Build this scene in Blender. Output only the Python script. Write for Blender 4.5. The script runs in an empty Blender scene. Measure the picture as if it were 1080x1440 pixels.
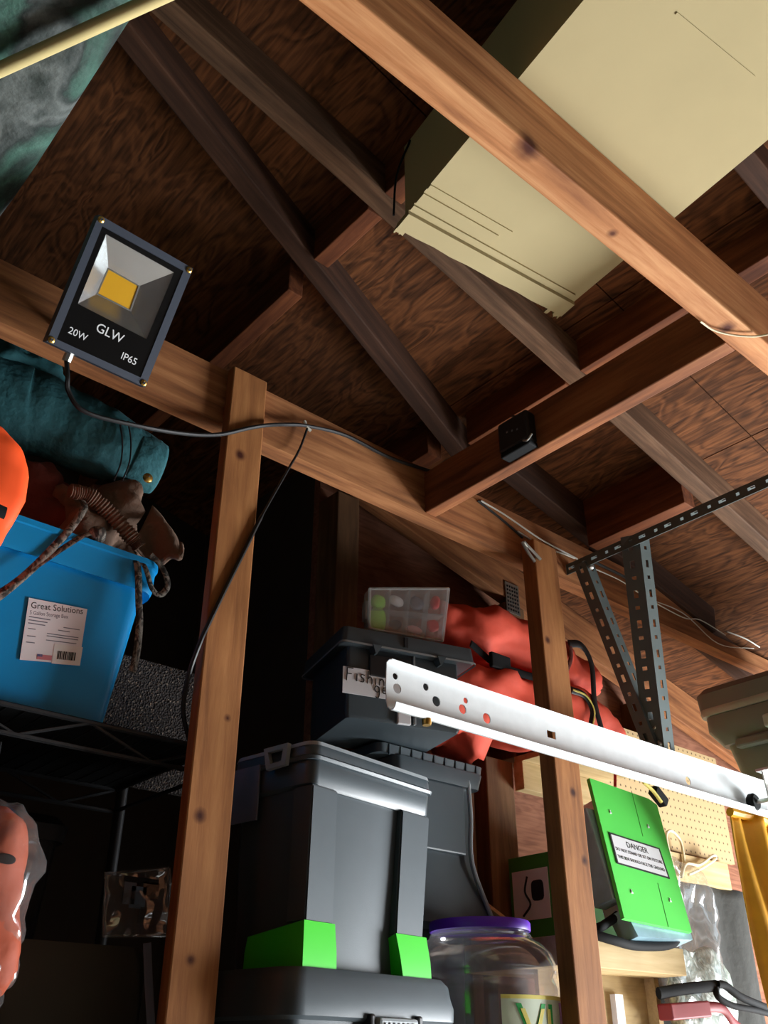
import bpy, bmesh, math, random
from mathutils import Vector, Matrix, noise
random.seed(7)
scene = bpy.context.scene
C = scene.collection
R = math.radians

# ---------------------------------------------------------------- camera, light, exposure
CAM_Z, HEAD, PITCH, FPX = 1.40, R(49.1), math.atan(776 / 1300.0), 1300.0
cam_data = bpy.data.cameras.new('camera')
cam_data.sensor_fit = 'VERTICAL'; cam_data.sensor_height = 36.0; cam_data.lens = 36.0 * FPX / 1440.0
cam_data.clip_start = 0.02
cam = bpy.data.objects.new('camera', cam_data); C.objects.link(cam)
cam.location = (0, 0, CAM_Z); cam.rotation_euler = (R(90) + PITCH, 0, HEAD - R(90))
scene.camera = cam

world = bpy.data.worlds.new('world'); scene.world = world; world.use_nodes = True
bg = world.node_tree.nodes['Background']; bg.inputs[0].default_value = (0.72, 0.86, 1.0, 1); bg.inputs[1].default_value = 2.2

sun_d = bpy.data.lights.new('sun', 'SUN'); sun_d.energy = 14.0; sun_d.angle = R(0.6); sun_d.color = (1.0, 0.95, 0.86)
sun = bpy.data.objects.new('sun', sun_d); C.objects.link(sun); sun.location = (9, -3, 7)
sun.rotation_euler = Vector((-0.72, 0.34, -0.58)).to_track_quat('-Z', 'Y').to_euler()
day_d = bpy.data.lights.new('daylight_in_doorway', 'AREA'); day_d.shape = 'RECTANGLE'; day_d.size = 1.7; day_d.size_y = 1.25
day_d.energy = 400.0; day_d.color = (0.93, 0.97, 1.0)
day = bpy.data.objects.new('daylight_in_doorway', day_d); C.objects.link(day); day.location = (4.38, 0.10, 0.68)
day.rotation_euler = Vector((-1, 0.0, 0.0)).to_track_quat('-Z', 'Y').to_euler()

vs = scene.view_settings
vs.view_transform = 'Standard'; vs.look = 'None'; vs.gamma = 1.0; vs.use_curve_mapping = False; vs.exposure = 0.0
scene.cycles.max_bounces = 8; scene.cycles.diffuse_bounces = 5; scene.cycles.transparent_max_bounces = 16
scene.cycles.caustics_reflective = False; scene.cycles.caustics_refractive = False
scene.cycles.use_denoising = True; scene.cycles.sample_clamp_indirect = 6.0

# ---------------------------------------------------------------- measuring aid: photo pixel -> point on a real plane of the room
cp, sp = math.cos(PITCH), math.sin(PITCH)
def at(x, y, X=None, Y=None, Z=None, n=None, p=None):
    cx, cu, cf = x - 540, 720 - y, FPX
    up, fw = cp * cu + sp * cf, cp * cf - sp * cu
    d = Vector((fw * math.cos(HEAD) + cx * math.sin(HEAD), fw * math.sin(HEAD) - cx * math.cos(HEAD), up))
    if X is not None: t = X / d.x
    elif Y is not None: t = Y / d.y
    elif Z is not None: t = (Z - CAM_Z) / d.z
    else: t = Vector(n).dot(Vector(p) - Vector((0, 0, CAM_Z))) / Vector(n).dot(d)
    return d * t + Vector((0, 0, CAM_Z))
def atp(pts, **k): return [at(*q, **k) for q in pts]

# ---------------------------------------------------------------- materials
MATS = {}
def lin(c):
    return tuple((v / 255 / 12.92 if v / 255 <= 0.04045 else ((v / 255 + 0.055) / 1.055) ** 2.4) for v in c)
def new_mat(name):
    m = bpy.data.materials.new(name); m.use_nodes = True; MATS[name] = m
    nt = m.node_tree; return m, nt, nt.nodes['Principled BSDF']
def N(nt, t, **inp):
    n = nt.nodes.new(t)
    for k, v in inp.items():
        if k in n.inputs: n.inputs[k].default_value = v
    return n
def ramp(nt, src, stops):
    r = nt.nodes.new('ShaderNodeValToRGB'); nt.links.new(src, r.inputs[0])
    e = r.color_ramp.elements
    while len(e) < len(stops): e.new(0.5)
    for i, (pos, col) in enumerate(stops): e[i].position = pos; e[i].color = (*col, 1)
    return r
def bump(nt, b, src, s, d=0.01):
    n = nt.nodes.new('ShaderNodeBump'); n.inputs['Strength'].default_value = s; n.inputs['Distance'].default_value = d
    nt.links.new(src, n.inputs['Height']); nt.links.new(n.outputs[0], b.inputs['Normal'])
def plain(name, col, rough=0.6, metal=0.0, spec=0.5, var=0.12, scale=14, bmp=0.0, bscale=90, coat=0.0):
    m, nt, b = new_mat(name); c = lin(col)
    tc = N(nt, 'ShaderNodeTexCoord'); no = N(nt, 'ShaderNodeTexNoise', Scale=scale, Detail=5.0)
    nt.links.new(tc.outputs['Object'], no.inputs['Vector'])
    r = ramp(nt, no.outputs[0], [(0.25, tuple(x * (1 - var) for x in c)), (0.75, tuple(min(1, x * (1 + var)) for x in c))])
    nt.links.new(r.outputs[0], b.inputs['Base Color'])
    b.inputs['Roughness'].default_value = rough; b.inputs['Metallic'].default_value = metal
    b.inputs['Specular IOR Level'].default_value = spec; b.inputs['Coat Weight'].default_value = coat
    if bmp:
        n2 = N(nt, 'ShaderNodeTexNoise', Scale=bscale, Detail=3.0); nt.links.new(tc.outputs['Object'], n2.inputs['Vector'])
        bump(nt, b, n2.outputs[0], bmp)
    return m
def wood(name, dark, mid, light, axis=0, stretch=14.0, scale=3.0, rough=0.75, knots=(), bmp=0.25):
    m, nt, b = new_mat(name)
    tc = N(nt, 'ShaderNodeTexCoord'); oi = N(nt, 'ShaderNodeObjectInfo')
    mp = N(nt, 'ShaderNodeMapping'); s = [scale * stretch] * 3; s[axis] = scale; mp.inputs['Scale'].default_value = s
    rnd = N(nt, 'ShaderNodeMath'); rnd.operation = 'MULTIPLY'; rnd.inputs[1].default_value = 37.0
    nt.links.new(oi.outputs['Random'], rnd.inputs[0])
    cb = N(nt, 'ShaderNodeCombineXYZ')
    for i in range(3): nt.links.new(rnd.outputs[0], cb.inputs[i])
    nt.links.new(cb.outputs[0], mp.inputs['Location'])
    nt.links.new(tc.outputs['Object'], mp.inputs['Vector'])
    no = N(nt, 'ShaderNodeTexNoise', Scale=1.0, Detail=6.0, Distortion=0.35, Roughness=0.62); nt.links.new(mp.outputs[0], no.inputs['Vector'])
    r = ramp(nt, no.outputs[0], [(0.3, lin(dark)), (0.5, lin(mid)), (0.72, lin(light))])
    blot = N(nt, 'ShaderNodeTexNoise', Scale=5.0, Detail=3.0); nt.links.new(tc.outputs['Object'], blot.inputs['Vector'])
    br = ramp(nt, blot.outputs[0], [(0.3, (0.72, 0.70, 0.68)), (0.7, (1.0, 1.0, 1.0))])
    mx = N(nt, 'ShaderNodeMixRGB'); mx.blend_type = 'MULTIPLY'; mx.inputs[0].default_value = 1.0
    nt.links.new(r.outputs[0], mx.inputs[1]); nt.links.new(br.outputs[0], mx.inputs[2])
    out = mx.outputs[0]
    for (kx, ky, kz, kr) in knots:
        vd = N(nt, 'ShaderNodeVectorMath'); vd.operation = 'DISTANCE'; vd.inputs[1].default_value = (kx, ky, kz)
        nd = N(nt, 'ShaderNodeTexNoise', Scale=30.0); nt.links.new(tc.outputs['Object'], nd.inputs['Vector'])
        nt.links.new(tc.outputs['Object'], vd.inputs[0])
        ad = N(nt, 'ShaderNodeMath'); ad.operation = 'MULTIPLY_ADD'; ad.inputs[1].default_value = kr * 0.9
        nt.links.new(nd.outputs[0], ad.inputs[0]); nt.links.new(vd.outputs['Value'], ad.inputs[2])
        kr_ = ramp(nt, ad.outputs[0], [(kr * 0.7, lin(tuple(v * k for v, k in zip((255, 170, 130), (0.42, 0.38, 0.36))))), (kr * 1.5, (1, 1, 1))])
        mk = N(nt, 'ShaderNodeMixRGB'); mk.blend_type = 'MULTIPLY'; mk.inputs[0].default_value = 1.0
        nt.links.new(out, mk.inputs[1]); nt.links.new(kr_.outputs[0], mk.inputs[2]); out = mk.outputs[0]
    nt.links.new(out, b.inputs['Base Color']); b.inputs['Roughness'].default_value = rough
    b.inputs['Specular IOR Level'].default_value = 0.25
    if bmp: bump(nt, b, no.outputs[0], bmp, 0.004)
    return m
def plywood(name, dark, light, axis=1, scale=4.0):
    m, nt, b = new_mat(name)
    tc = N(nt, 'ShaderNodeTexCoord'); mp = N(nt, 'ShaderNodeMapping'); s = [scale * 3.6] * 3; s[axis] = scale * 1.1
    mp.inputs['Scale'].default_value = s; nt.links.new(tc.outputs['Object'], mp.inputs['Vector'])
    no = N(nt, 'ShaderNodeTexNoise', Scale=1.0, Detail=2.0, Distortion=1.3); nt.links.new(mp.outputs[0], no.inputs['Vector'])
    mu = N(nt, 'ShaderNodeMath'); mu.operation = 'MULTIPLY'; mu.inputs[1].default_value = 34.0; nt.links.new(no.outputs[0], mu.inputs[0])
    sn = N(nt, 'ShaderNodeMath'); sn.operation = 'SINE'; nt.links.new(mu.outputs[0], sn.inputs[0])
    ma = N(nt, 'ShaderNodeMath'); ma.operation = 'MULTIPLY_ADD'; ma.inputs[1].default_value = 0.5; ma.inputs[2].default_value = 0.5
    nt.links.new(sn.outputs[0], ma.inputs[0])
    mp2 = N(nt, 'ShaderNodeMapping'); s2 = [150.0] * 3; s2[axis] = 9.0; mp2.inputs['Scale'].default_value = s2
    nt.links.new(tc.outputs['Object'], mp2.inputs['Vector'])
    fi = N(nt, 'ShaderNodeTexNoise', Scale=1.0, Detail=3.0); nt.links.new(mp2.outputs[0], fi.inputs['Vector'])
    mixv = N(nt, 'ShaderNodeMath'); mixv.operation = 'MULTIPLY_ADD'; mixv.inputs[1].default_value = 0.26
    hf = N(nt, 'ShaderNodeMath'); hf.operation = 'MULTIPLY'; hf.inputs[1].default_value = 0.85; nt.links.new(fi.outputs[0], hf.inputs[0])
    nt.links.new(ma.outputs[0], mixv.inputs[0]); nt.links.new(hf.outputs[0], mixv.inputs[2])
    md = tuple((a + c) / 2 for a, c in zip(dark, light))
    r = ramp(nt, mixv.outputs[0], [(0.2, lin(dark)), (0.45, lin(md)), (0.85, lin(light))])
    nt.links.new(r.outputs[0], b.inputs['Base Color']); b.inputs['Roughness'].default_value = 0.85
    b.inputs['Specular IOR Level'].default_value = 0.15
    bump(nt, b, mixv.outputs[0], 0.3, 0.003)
    return m
def clear(name, tint=(1, 1, 1), gloss=0.10, rough=0.08, haze=0.0, hazecol=(0.8, 0.8, 0.8), edge=0.55):
    m = bpy.data.materials.new(name); m.use_nodes = True; nt = m.node_tree; MATS[name] = m
    for n in list(nt.nodes):
        if n.type != 'OUTPUT_MATERIAL': nt.nodes.remove(n)
    out = [n for n in nt.nodes if n.type == 'OUTPUT_MATERIAL'][0]
    tr = N(nt, 'ShaderNodeBsdfTransparent'); tr.inputs[0].default_value = (*tint, 1)
    gl = N(nt, 'ShaderNodeBsdfGlossy', Roughness=rough); gl.inputs[0].default_value = (1, 1, 1, 1)
    lw = N(nt, 'ShaderNodeLayerWeight', Blend=0.35)
    ma = N(nt, 'ShaderNodeMath'); ma.operation = 'MULTIPLY_ADD'; ma.inputs[1].default_value = edge; ma.inputs[2].default_value = gloss
    nt.links.new(lw.outputs['Facing'], ma.inputs[0])
    mx = N(nt, 'ShaderNodeMixShader'); nt.links.new(ma.outputs[0], mx.inputs[0])
    first = tr
    if haze:
        df = N(nt, 'ShaderNodeBsdfTranslucent'); df.inputs[0].default_value = (*hazecol, 1)
        d2 = N(nt, 'ShaderNodeBsdfDiffuse'); d2.inputs[0].default_value = (*hazecol, 1)
        m0 = N(nt, 'ShaderNodeMixShader'); m0.inputs[0].default_value = 0.5
        nt.links.new(df.outputs[0], m0.inputs[1]); nt.links.new(d2.outputs[0], m0.inputs[2])
        m1 = N(nt, 'ShaderNodeMixShader'); m1.inputs[0].default_value = haze
        nt.links.new(tr.outputs[0], m1.inputs[1]); nt.links.new(m0.outputs[0], m1.inputs[2]); first = m1
    nt.links.new(first.outputs[0], mx.inputs[1]); nt.links.new(gl.outputs[0], mx.inputs[2])
    nt.links.new(mx.outputs[0], out.inputs['Surface'])
    return m
def camo(name, cols, scale=9.0, rough=0.75, dist=2.2):
    m, nt, b = new_mat(name)
    tc = N(nt, 'ShaderNodeTexCoord'); no = N(nt, 'ShaderNodeTexNoise', Scale=scale, Detail=7.0, Distortion=dist)
    mp = N(nt, 'ShaderNodeMapping'); mp.inputs['Scale'].default_value = (1.6, 0.8, 1.2)
    nt.links.new(tc.outputs['Object'], mp.inputs['Vector']); nt.links.new(mp.outputs[0], no.inputs['Vector'])
    k = len(cols)
    r = ramp(nt, no.outputs[0], [(0.30 + 0.42 * i / (k - 1), lin(c)) for i, c in enumerate(cols)])
    nt.links.new(r.outputs[0], b.inputs['Base Color']); b.inputs['Roughness'].default_value = rough
    n2 = N(nt, 'ShaderNodeTexNoise', Scale=22.0, Detail=5.0); nt.links.new(tc.outputs['Object'], n2.inputs['Vector'])
    bump(nt, b, n2.outputs[0], 0.5, 0.02)
    return m
def speckle(name, base, spot, scale=60.0):
    m, nt, b = new_mat(name)
    tc = N(nt, 'ShaderNodeTexCoord'); v = N(nt, 'ShaderNodeTexVoronoi', Scale=scale); nt.links.new(tc.outputs['Object'], v.inputs['Vector'])
    r = ramp(nt, v.outputs['Color'], [(0.0, lin(base)), (0.78, lin(base)), (1.0, lin(spot))])
    nt.links.new(r.outputs[0], b.inputs['Base Color']); b.inputs['Roughness'].default_value = 0.8
    bump(nt, b, v.outputs['Distance'], 0.6, 0.01)
    return m
def pegboard(name, base, hole, pitch=0.0254):
    m, nt, b = new_mat(name)
    tc = N(nt, 'ShaderNodeTexCoord')
    mp = N(nt, 'ShaderNodeMapping'); mp.inputs['Scale'].default_value = (1 / pitch, 1.0, 1 / pitch); nt.links.new(tc.outputs['Object'], mp.inputs['Vector'])
    fr = N(nt, 'ShaderNodeVectorMath'); fr.operation = 'FRACTION'; nt.links.new(mp.outputs[0], fr.inputs[0])
    mul = N(nt, 'ShaderNodeVectorMath'); mul.operation = 'MULTIPLY'; mul.inputs[1].default_value = (1, 0, 1); nt.links.new(fr.outputs[0], mul.inputs[0])
    di = N(nt, 'ShaderNodeVectorMath'); di.operation = 'DISTANCE'; di.inputs[1].default_value = (0.5, 0, 0.5); nt.links.new(mul.outputs[0], di.inputs[0])
    r = ramp(nt, di.outputs['Value'], [(0.11, lin(hole)), (0.16, lin(base))])
    nt.links.new(r.outputs[0], b.inputs['Base Color']); b.inputs['Roughness'].default_value = 0.7
    return m

wood('fir_x', (108, 68, 42), (156, 102, 64), (192, 134, 88), 0)
wood('fir_beam_near', (140, 88, 54), (190, 128, 82), (222, 166, 116), 0, knots=((0.36, -0.02, -0.066, 0.026), (0.575, 0.0, -0.072, 0.010), (0.90, 0.0, -0.07, 0.018)))
wood('fir_y', (100, 60, 38), (146, 90, 56), (178, 118, 76), 1)
wood('fir_z', (122, 76, 42), (156, 102, 58), (182, 126, 76), 2, stretch=10)
wood('fir_z_dark', (92, 66, 46), (122, 90, 62), (150, 114, 80), 2, stretch=10)
wood('fir_rafter', (78, 58, 44), (112, 84, 64), (150, 116, 90), 0)
wood('fir_rafter_dark', (50, 32, 24), (70, 46, 34), (92, 62, 46), 0)
wood('fir_block', (84, 46, 28), (116, 66, 40), (150, 90, 54), 1)
wood('pine_x', (186, 160, 112), (206, 180, 132), (222, 198, 152), 0, bmp=0.1)
wood('pine_z', (150, 116, 74), (176, 140, 94), (196, 160, 112), 2, bmp=0.1)
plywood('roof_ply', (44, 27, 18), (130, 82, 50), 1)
plywood('wall_ply', (112, 72, 56), (160, 110, 86), 0, scale=3.0)
plywood('pine_ply', (150, 128, 92), (184, 160, 118), 0, scale=2.5)
plain('wall_dark', (60, 52, 47), 0.9)
plain('wall_board', (92, 82, 70), 0.9)
plain('concrete', (168, 161, 150), 0.85, var=0.08, scale=5, bmp=0.1)
plain('asphalt', (176, 172, 164), 0.9, var=0.1, scale=8)
plain('cardboard', (178, 164, 126), 0.9, spec=0.1, var=0.04, scale=6)
plain('cardboard_dark', (120, 100, 66), 0.95, spec=0.1, var=0.06)
plain('galvanised', (236, 242, 244), 0.42, metal=0.15, var=0.05, scale=30)
plain('slotted_steel', (78, 90, 90), 0.5, var=0.1, scale=20)
plain('black_plastic', (26, 27, 30), 0.5, var=0.1)
plain('tote_plastic', (66, 76, 82), 0.42, var=0.05, scale=20, bmp=0.05, bscale=600)
plain('tote_edge', (150, 158, 162), 0.4)
plain('green_plastic', (60, 205, 40), 0.4, var=0.04)
plain('green_board', (92, 226, 92), 0.55, var=0.05, scale=8)
plain('carton_green', (64, 136, 52), 0.6)
plain('blue_plastic', (4, 140, 204), 0.38, var=0.04, bmp=0.04, bscale=500)
plain('grey_plastic', (134, 142, 138), 0.5, var=0.05, bmp=0.05, bscale=500)
plain('grey_plastic_light', (196, 204, 198), 0.5)
plain('white_paint', (226, 228, 226), 0.5, var=0.03)
plain('paper', (226, 226, 230), 0.8, var=0.03)
plain('ink', (24, 24, 28), 0.7)
plain('shade_grey', (44, 44, 40), 0.9, bmp=0.4, bscale=30)  # dark tone standing in for shade on the wall below the batten
plain('ink_grey', (112, 116, 130), 0.7)
plain('ink_red', (196, 120, 128), 0.7)
plain('ink_blue', (84, 96, 140), 0.7)
plain('orange_fabric', (236, 88, 64), 0.75, var=0.1, bmp=0.3, bscale=18)
plain('orange_nylon', (250, 86, 32), 0.55, var=0.06, bmp=0.15, bscale=12)
plain('teal_denim', (38, 94, 102), 0.85, var=0.22, scale=18, bmp=0.5, bscale=40)
plain('brown_cloth', (120, 94, 78), 0.85, var=0.25, bmp=0.5, bscale=60)
plain('maroon_cloth', (104, 48, 40), 0.9, var=0.25, bmp=0.5, bscale=50)
plain('brass', (206, 164, 84), 0.3, metal=0.9)
plain('lamp_frame', (62, 68, 80), 0.45, metal=0.3, var=0.05)
plain('lamp_glass', (7, 8, 9), 0.12, var=0.0)
plain('reflector', (214, 218, 216), 0.22, metal=0.92, var=0.02)
plain('led_phosphor', (255, 190, 8), 0.5, var=0.01)
plain('lettering', (206, 208, 210), 0.6, var=0.0)
plain('steel', (176, 176, 170), 0.35, metal=0.85)
plain('cable_black', (20, 20, 22), 0.5)
plain('wire_bare', (206, 206, 196), 0.4, metal=0.2)
plain('wire_cream', (226, 214, 180), 0.6)
plain('bamboo', (218, 200, 142), 0.5, var=0.1)
plain('purple_lid', (104, 40, 196), 0.4)
plain('label_yellow', (238, 226, 120), 0.6)
plain('label_pale', (222, 236, 214), 0.6)
plain('label_green', (38, 176, 84), 0.6)
plain('label_purple', (150, 110, 200), 0.6)
plain('amber_tarp', (224, 164, 44), 0.45, var=0.15, bmp=0.4, bscale=10)
plain('red_metal', (140, 36, 42), 0.6)
plain('rubber_black', (20, 22, 24), 0.8, spec=0.2)
plain('dark_olive', (50, 48, 38), 0.7)
plain('navy_tool', (52, 66, 78), 0.4)
plain('rust_cloth', (176, 78, 46), 0.7, var=0.15, bmp=0.4, bscale=20)
plain('lime_lure', (140, 220, 60), 0.5)
plain('red_lure', (226, 50, 60), 0.5)
plain('pink_lure', (220, 160, 160), 0.5)
plain('photo_blue', (120, 156, 190), 0.3, var=0.4, scale=20)
plain('cd_print', (52, 52, 58), 0.5, var=0.5, scale=35)
plain('glass_lamp', (150, 186, 200), 0.15, var=0.3, scale=12)
clear('clear_plastic', (0.97, 0.97, 0.98), 0.05, 0.10, haze=0.10)
clear('lamp_pane', (0.99, 0.99, 1.0), 0.01, 0.05)
clear('jar_plastic', (0.92, 0.92, 0.94), 0.05, 0.12, haze=0.15, hazecol=(0.78, 0.78, 0.8))
clear('milky_plastic', (0.95, 0.96, 0.96), 0.04, 0.2, haze=0.27, hazecol=(0.9, 0.92, 0.92))
clear('bag_film', (0.96, 0.97, 0.97), 0.04, 0.14, haze=0.09, edge=0.22)
camo('camo_tarp', [(18, 24, 24), (34, 56, 50), (60, 96, 84), (34, 44, 42), (92, 98, 96), (26, 38, 34)], 5.0, dist=0.9)
camo('camo_strap', [(22, 19, 18), (46, 40, 35), (136, 128, 118), (34, 30, 27)], 34.0)
camo('camo_print', [(58, 66, 58), (150, 160, 150), (100, 112, 104), (206, 212, 206), (80, 88, 78)], 12.0, 0.5)
speckle('chipboard', (40, 30, 25), (150, 130, 112), 230.0)
pegboard('pegboard', (186, 160, 116), (96, 74, 46))

# ---------------------------------------------------------------- mesh helpers
def V(*a): return Vector(a)
def add_box(bm, lo, hi, bev=0.0, mtx=None):
    lo, hi = Vector(lo), Vector(hi)
    vs_ = [bm.verts.new((x, y, z)) for x in (lo.x, hi.x) for y in (lo.y, hi.y) for z in (lo.z, hi.z)]
    fs = [(0, 1, 3, 2), (4, 6, 7, 5), (0, 4, 5, 1), (2, 3, 7, 6), (0, 2, 6, 4), (1, 5, 7, 3)]
    faces = [bm.faces.new([vs_[i] for i in f]) for f in fs]
    if bev:
        es = list({e for f in faces for e in f.edges})
        r = bmesh.ops.bevel(bm, geom=es, offset=bev, segments=2, affect='EDGES', profile=0.5)
        vs_ = list({v for f in r['faces'] for v in f.verts} | {v for v in vs_ if v.is_valid})
    if mtx is not None: bmesh.ops.transform(bm, matrix=mtx, verts=[v for v in vs_ if v.is_valid])
    return vs_
def box(lo, hi, bev=0.0):
    bm = bmesh.new(); add_box(bm, lo, hi, bev); return bm
def taper_box(w0, d0, w1, d1, z0, z1, bev=0.0, c0=(0, 0), c1=(0, 0)):
    """box from rectangle (centre c0, w0 x d0) at z0 to (centre c1, w1 x d1) at z1"""
    bm = bmesh.new(); vs_ = []
    for (w, d, z, c) in ((w0, d0, z0, c0), (w1, d1, z1, c1)):
        vs_ += [bm.verts.new((c[0] + sx * w / 2, c[1] + sy * d / 2, z)) for sx, sy in ((-1, -1), (1, -1), (1, 1), (-1, 1))]
    bm.faces.new(vs_[3::-1]); bm.faces.new(vs_[4:])
    for i in range(4): j = (i + 1) % 4; bm.faces.new((vs_[i], vs_[j], vs_[4 + j], vs_[4 + i]))
    if bev: bmesh.ops.bevel(bm, geom=list(bm.edges), offset=bev, segments=3, affect='EDGES', profile=0.5)
    return bm
def smooth_path(pts, k=6):
    pts = [Vector(p) for p in pts]
    if len(pts) < 3: return pts
    out = []; P = [2 * pts[0] - pts[1]] + pts + [2 * pts[-1] - pts[-2]]
    for i in range(1, len(P) - 2):
        for s in range(k):
            t = s / k; a, b, c, d = P[i - 1], P[i], P[i + 1], P[i + 2]
            out.append(0.5 * (2 * b + (c - a) * t + (2 * a - 5 * b + 4 * c - d) * t * t + (3 * b - a - 3 * c + d) * t ** 3))
    out.append(pts[-1]); return out
def add_tube(bm, pts, r, seg=8, flat=1.0, up=None, k=6, caps=True, rfun=None):
    pts = smooth_path(pts, k) if k else [Vector(p) for p in pts]
    rings = []; prev = None; n = len(pts)
    for i, p in enumerate(pts):
        t = (pts[min(i + 1, n - 1)] - pts[max(i - 1, 0)]).normalized()
        if prev is None:
            ref = Vector(up) if up else (Vector((0, 0, 1)) if abs(t.z) < 0.9 else Vector((1, 0, 0)))
            a = (ref - t * ref.dot(t)).normalized()
        else: a = (prev - t * prev.dot(t)).normalized()
        prev = a; b = t.cross(a)
        rr = rfun(i / (n - 1), p) if rfun else (r[0] + (r[1] - r[0]) * i / (n - 1) if isinstance(r, tuple) else r)
        rings.append([bm.verts.new(p + a * (rr * math.cos(2 * math.pi * j / seg)) + b * (rr * flat * math.sin(2 * math.pi * j / seg))) for j in range(seg)])
    for i in range(n - 1):
        for j in range(seg):
            q = (j + 1) % seg; bm.faces.new((rings[i][j], rings[i][q], rings[i + 1][q], rings[i + 1][j]))
    if caps:
        bm.faces.new(rings[0][::-1]); bm.faces.new(rings[-1])
    return bm
def tube(pts, r, **k): return add_tube(bmesh.new(), pts, r, **k)
def lathe(prof, seg=40, closed=False):
    bm = bmesh.new(); rings = [[bm.verts.new((r * math.cos(2 * math.pi * j / seg), r * math.sin(2 * math.pi * j / seg), z)) for j in range(seg)] for r, z in prof]
    for a, b in zip(rings, rings[1:]):
        for j in range(seg): q = (j + 1) % seg; bm.faces.new((a[j], a[q], b[q], b[j]))
    if closed:
        bm.faces.new(rings[0][::-1]); bm.faces.new(rings[-1])
    return bm
def prism(pts, thick, n):
    """solid plate: polygon pts (world order) pushed along n by thick"""
    bm = bmesh.new(); n = Vector(n).normalized() * thick
    a = [bm.verts.new(Vector(p)) for p in pts]; b = [bm.verts.new(Vector(p) + n) for p in pts]
    bm.faces.new(a); bm.faces.new(b[::-1]); k = len(pts)
    for i in range(k): j = (i + 1) % k; bm.faces.new((a[i], b[i], b[j], a[j]))
    bmesh.ops.recalc_face_normals(bm, faces=bm.faces); return bm
def sweep_profile(prof, p0, p1, yaxis, zaxis, thick=0.0):
    bm = bmesh.new(); ya, za = Vector(yaxis), Vector(zaxis)
    rows = [[bm.verts.new(Vector(p) + ya * y + za * z) for (y, z) in prof] for p in (p0, p1)]
    for i in range(len(prof) - 1): bm.faces.new((rows[0][i], rows[0][i + 1], rows[1][i + 1], rows[1][i]))
    if thick: bmesh.ops.solidify(bm, geom=list(bm.faces), thickness=thick)
    return bm
def blob(c, half, e1=0.6, e2=0.6, amp=0.01, freq=8.0, seed=0.0, nu=40, nv=24, fine=0.0):
    """lumpy stuffed shape (superellipsoid with folds)"""
    bm = bmesh.new(); rows = []
    def pw(v, e): return math.copysign(abs(v) ** e, v)
    for i in range(nv + 1):
        ph = -math.pi / 2 + math.pi * i / nv; row = []
        for j in range(nu):
            th = 2 * math.pi * j / nu
            d = Vector((pw(math.cos(ph), e1) * pw(math.cos(th), e2), pw(math.cos(ph), e1) * pw(math.sin(th), e2), pw(math.sin(ph), e1)))
            q = Vector((d.x * half[0], d.y * half[1], d.z * half[2]))
            w = noise.noise((q * freq) + Vector((seed, seed * 1.7, 0))) * amp + (noise.noise(q * freq * 3.1 + Vector((seed,) * 3)) * fine if fine else 0)
            nn = Vector((d.x / half[0], d.y / half[1], d.z / half[2])); nn = nn.normalized() if nn.length else nn
            row.append(bm.verts.new(Vector(c) + q + nn * w))
        rows.append(row)
    for a, b in zip(rows, rows[1:]):
        for j in range(nu): q = (j + 1) % nu; bm.faces.new((a[j], a[q], b[q], b[j]))
    bmesh.ops.remove_doubles(bm, verts=bm.verts, dist=1e-5); return bm
def sheet(fn, nu, nv, thick=0.0):
    bm = bmesh.new(); g = [[bm.verts.new(fn(i / nu, j / nv)) for j in range(nv + 1)] for i in range(nu + 1)]
    for i in range(nu):
        for j in range(nv): bm.faces.new((g[i][j], g[i + 1][j], g[i + 1][j + 1], g[i][j + 1]))
    if thick: bm.normal_update(); bmesh.ops.solidify(bm, geom=list(bm.faces), thickness=thick)
    return bm
def text_bm(s, size, extr=0.0004, align='CENTER'):
    cu = bpy.data.curves.new('txt', 'FONT'); cu.body = s; cu.size = size; cu.align_x = align; cu.align_y = 'CENTER'; cu.extrude = extr
    cu.resolution_u = 3
    o = bpy.data.objects.new('txt', cu); C.objects.link(o)
    me = bpy.data.meshes.new_from_object(o.evaluated_get(bpy.context.evaluated_depsgraph_get()))
    bm = bmesh.new(); bm.from_mesh(me); bpy.data.objects.remove(o); bpy.data.meshes.remove(me); bpy.data.curves.remove(cu)
    return bm
def xf(bm, m): bmesh.ops.transform(bm, matrix=m, verts=bm.verts); return bm
def frame(o, x, y):
    """matrix with origin o, local x and y axes, z = x cross y"""
    x, y = Vector(x).normalized(), Vector(y); y = (y - x * y.dot(x)).normalized(); z = x.cross(y)
    return Matrix(((x.x, y.x, z.x, o[0]), (x.y, y.y, z.y, o[1]), (x.z, y.z, z.z, o[2]), (0, 0, 0, 1)))
def merge(*bms):
    out = bmesh.new()
    for b in bms:
        me = bpy.data.meshes.new('t'); b.to_mesh(me); out.from_mesh(me); bpy.data.meshes.remove(me)
    return out

def obj(name, bm, mat, parent=None, smooth=False, world=True, loc=None):
    """one mesh object; geometry given in world coordinates (world=True) or in the parent's own frame"""
    if parent is not None and world: xf(bm, parent.matrix_basis.inverted())
    if parent is None and loc is None:
        vs_ = [v.co for v in bm.verts]; lo = Vector([min(v[i] for v in vs_) for i in range(3)]); hi = Vector([max(v[i] for v in vs_) for i in range(3)])
        loc = Vector(((lo.x + hi.x) / 2, (lo.y + hi.y) / 2, (lo.z + hi.z) / 2))
    if parent is None: xf(bm, Matrix.Translation(-Vector(loc)))
    bmesh.ops.recalc_face_normals(bm, faces=bm.faces)
    me = bpy.data.meshes.new(name); bm.to_mesh(me); bm.free()
    me.materials.append(MATS[mat])
    if smooth:
        for p in me.polygons: p.use_smooth = True
        if smooth != 'all':
            me.set_sharp_from_angle(angle=R(38))
    o = bpy.data.objects.new(name, me); C.objects.link(o)
    if parent is not None: o.parent = parent
    else: o.location = loc
    return o
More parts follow.
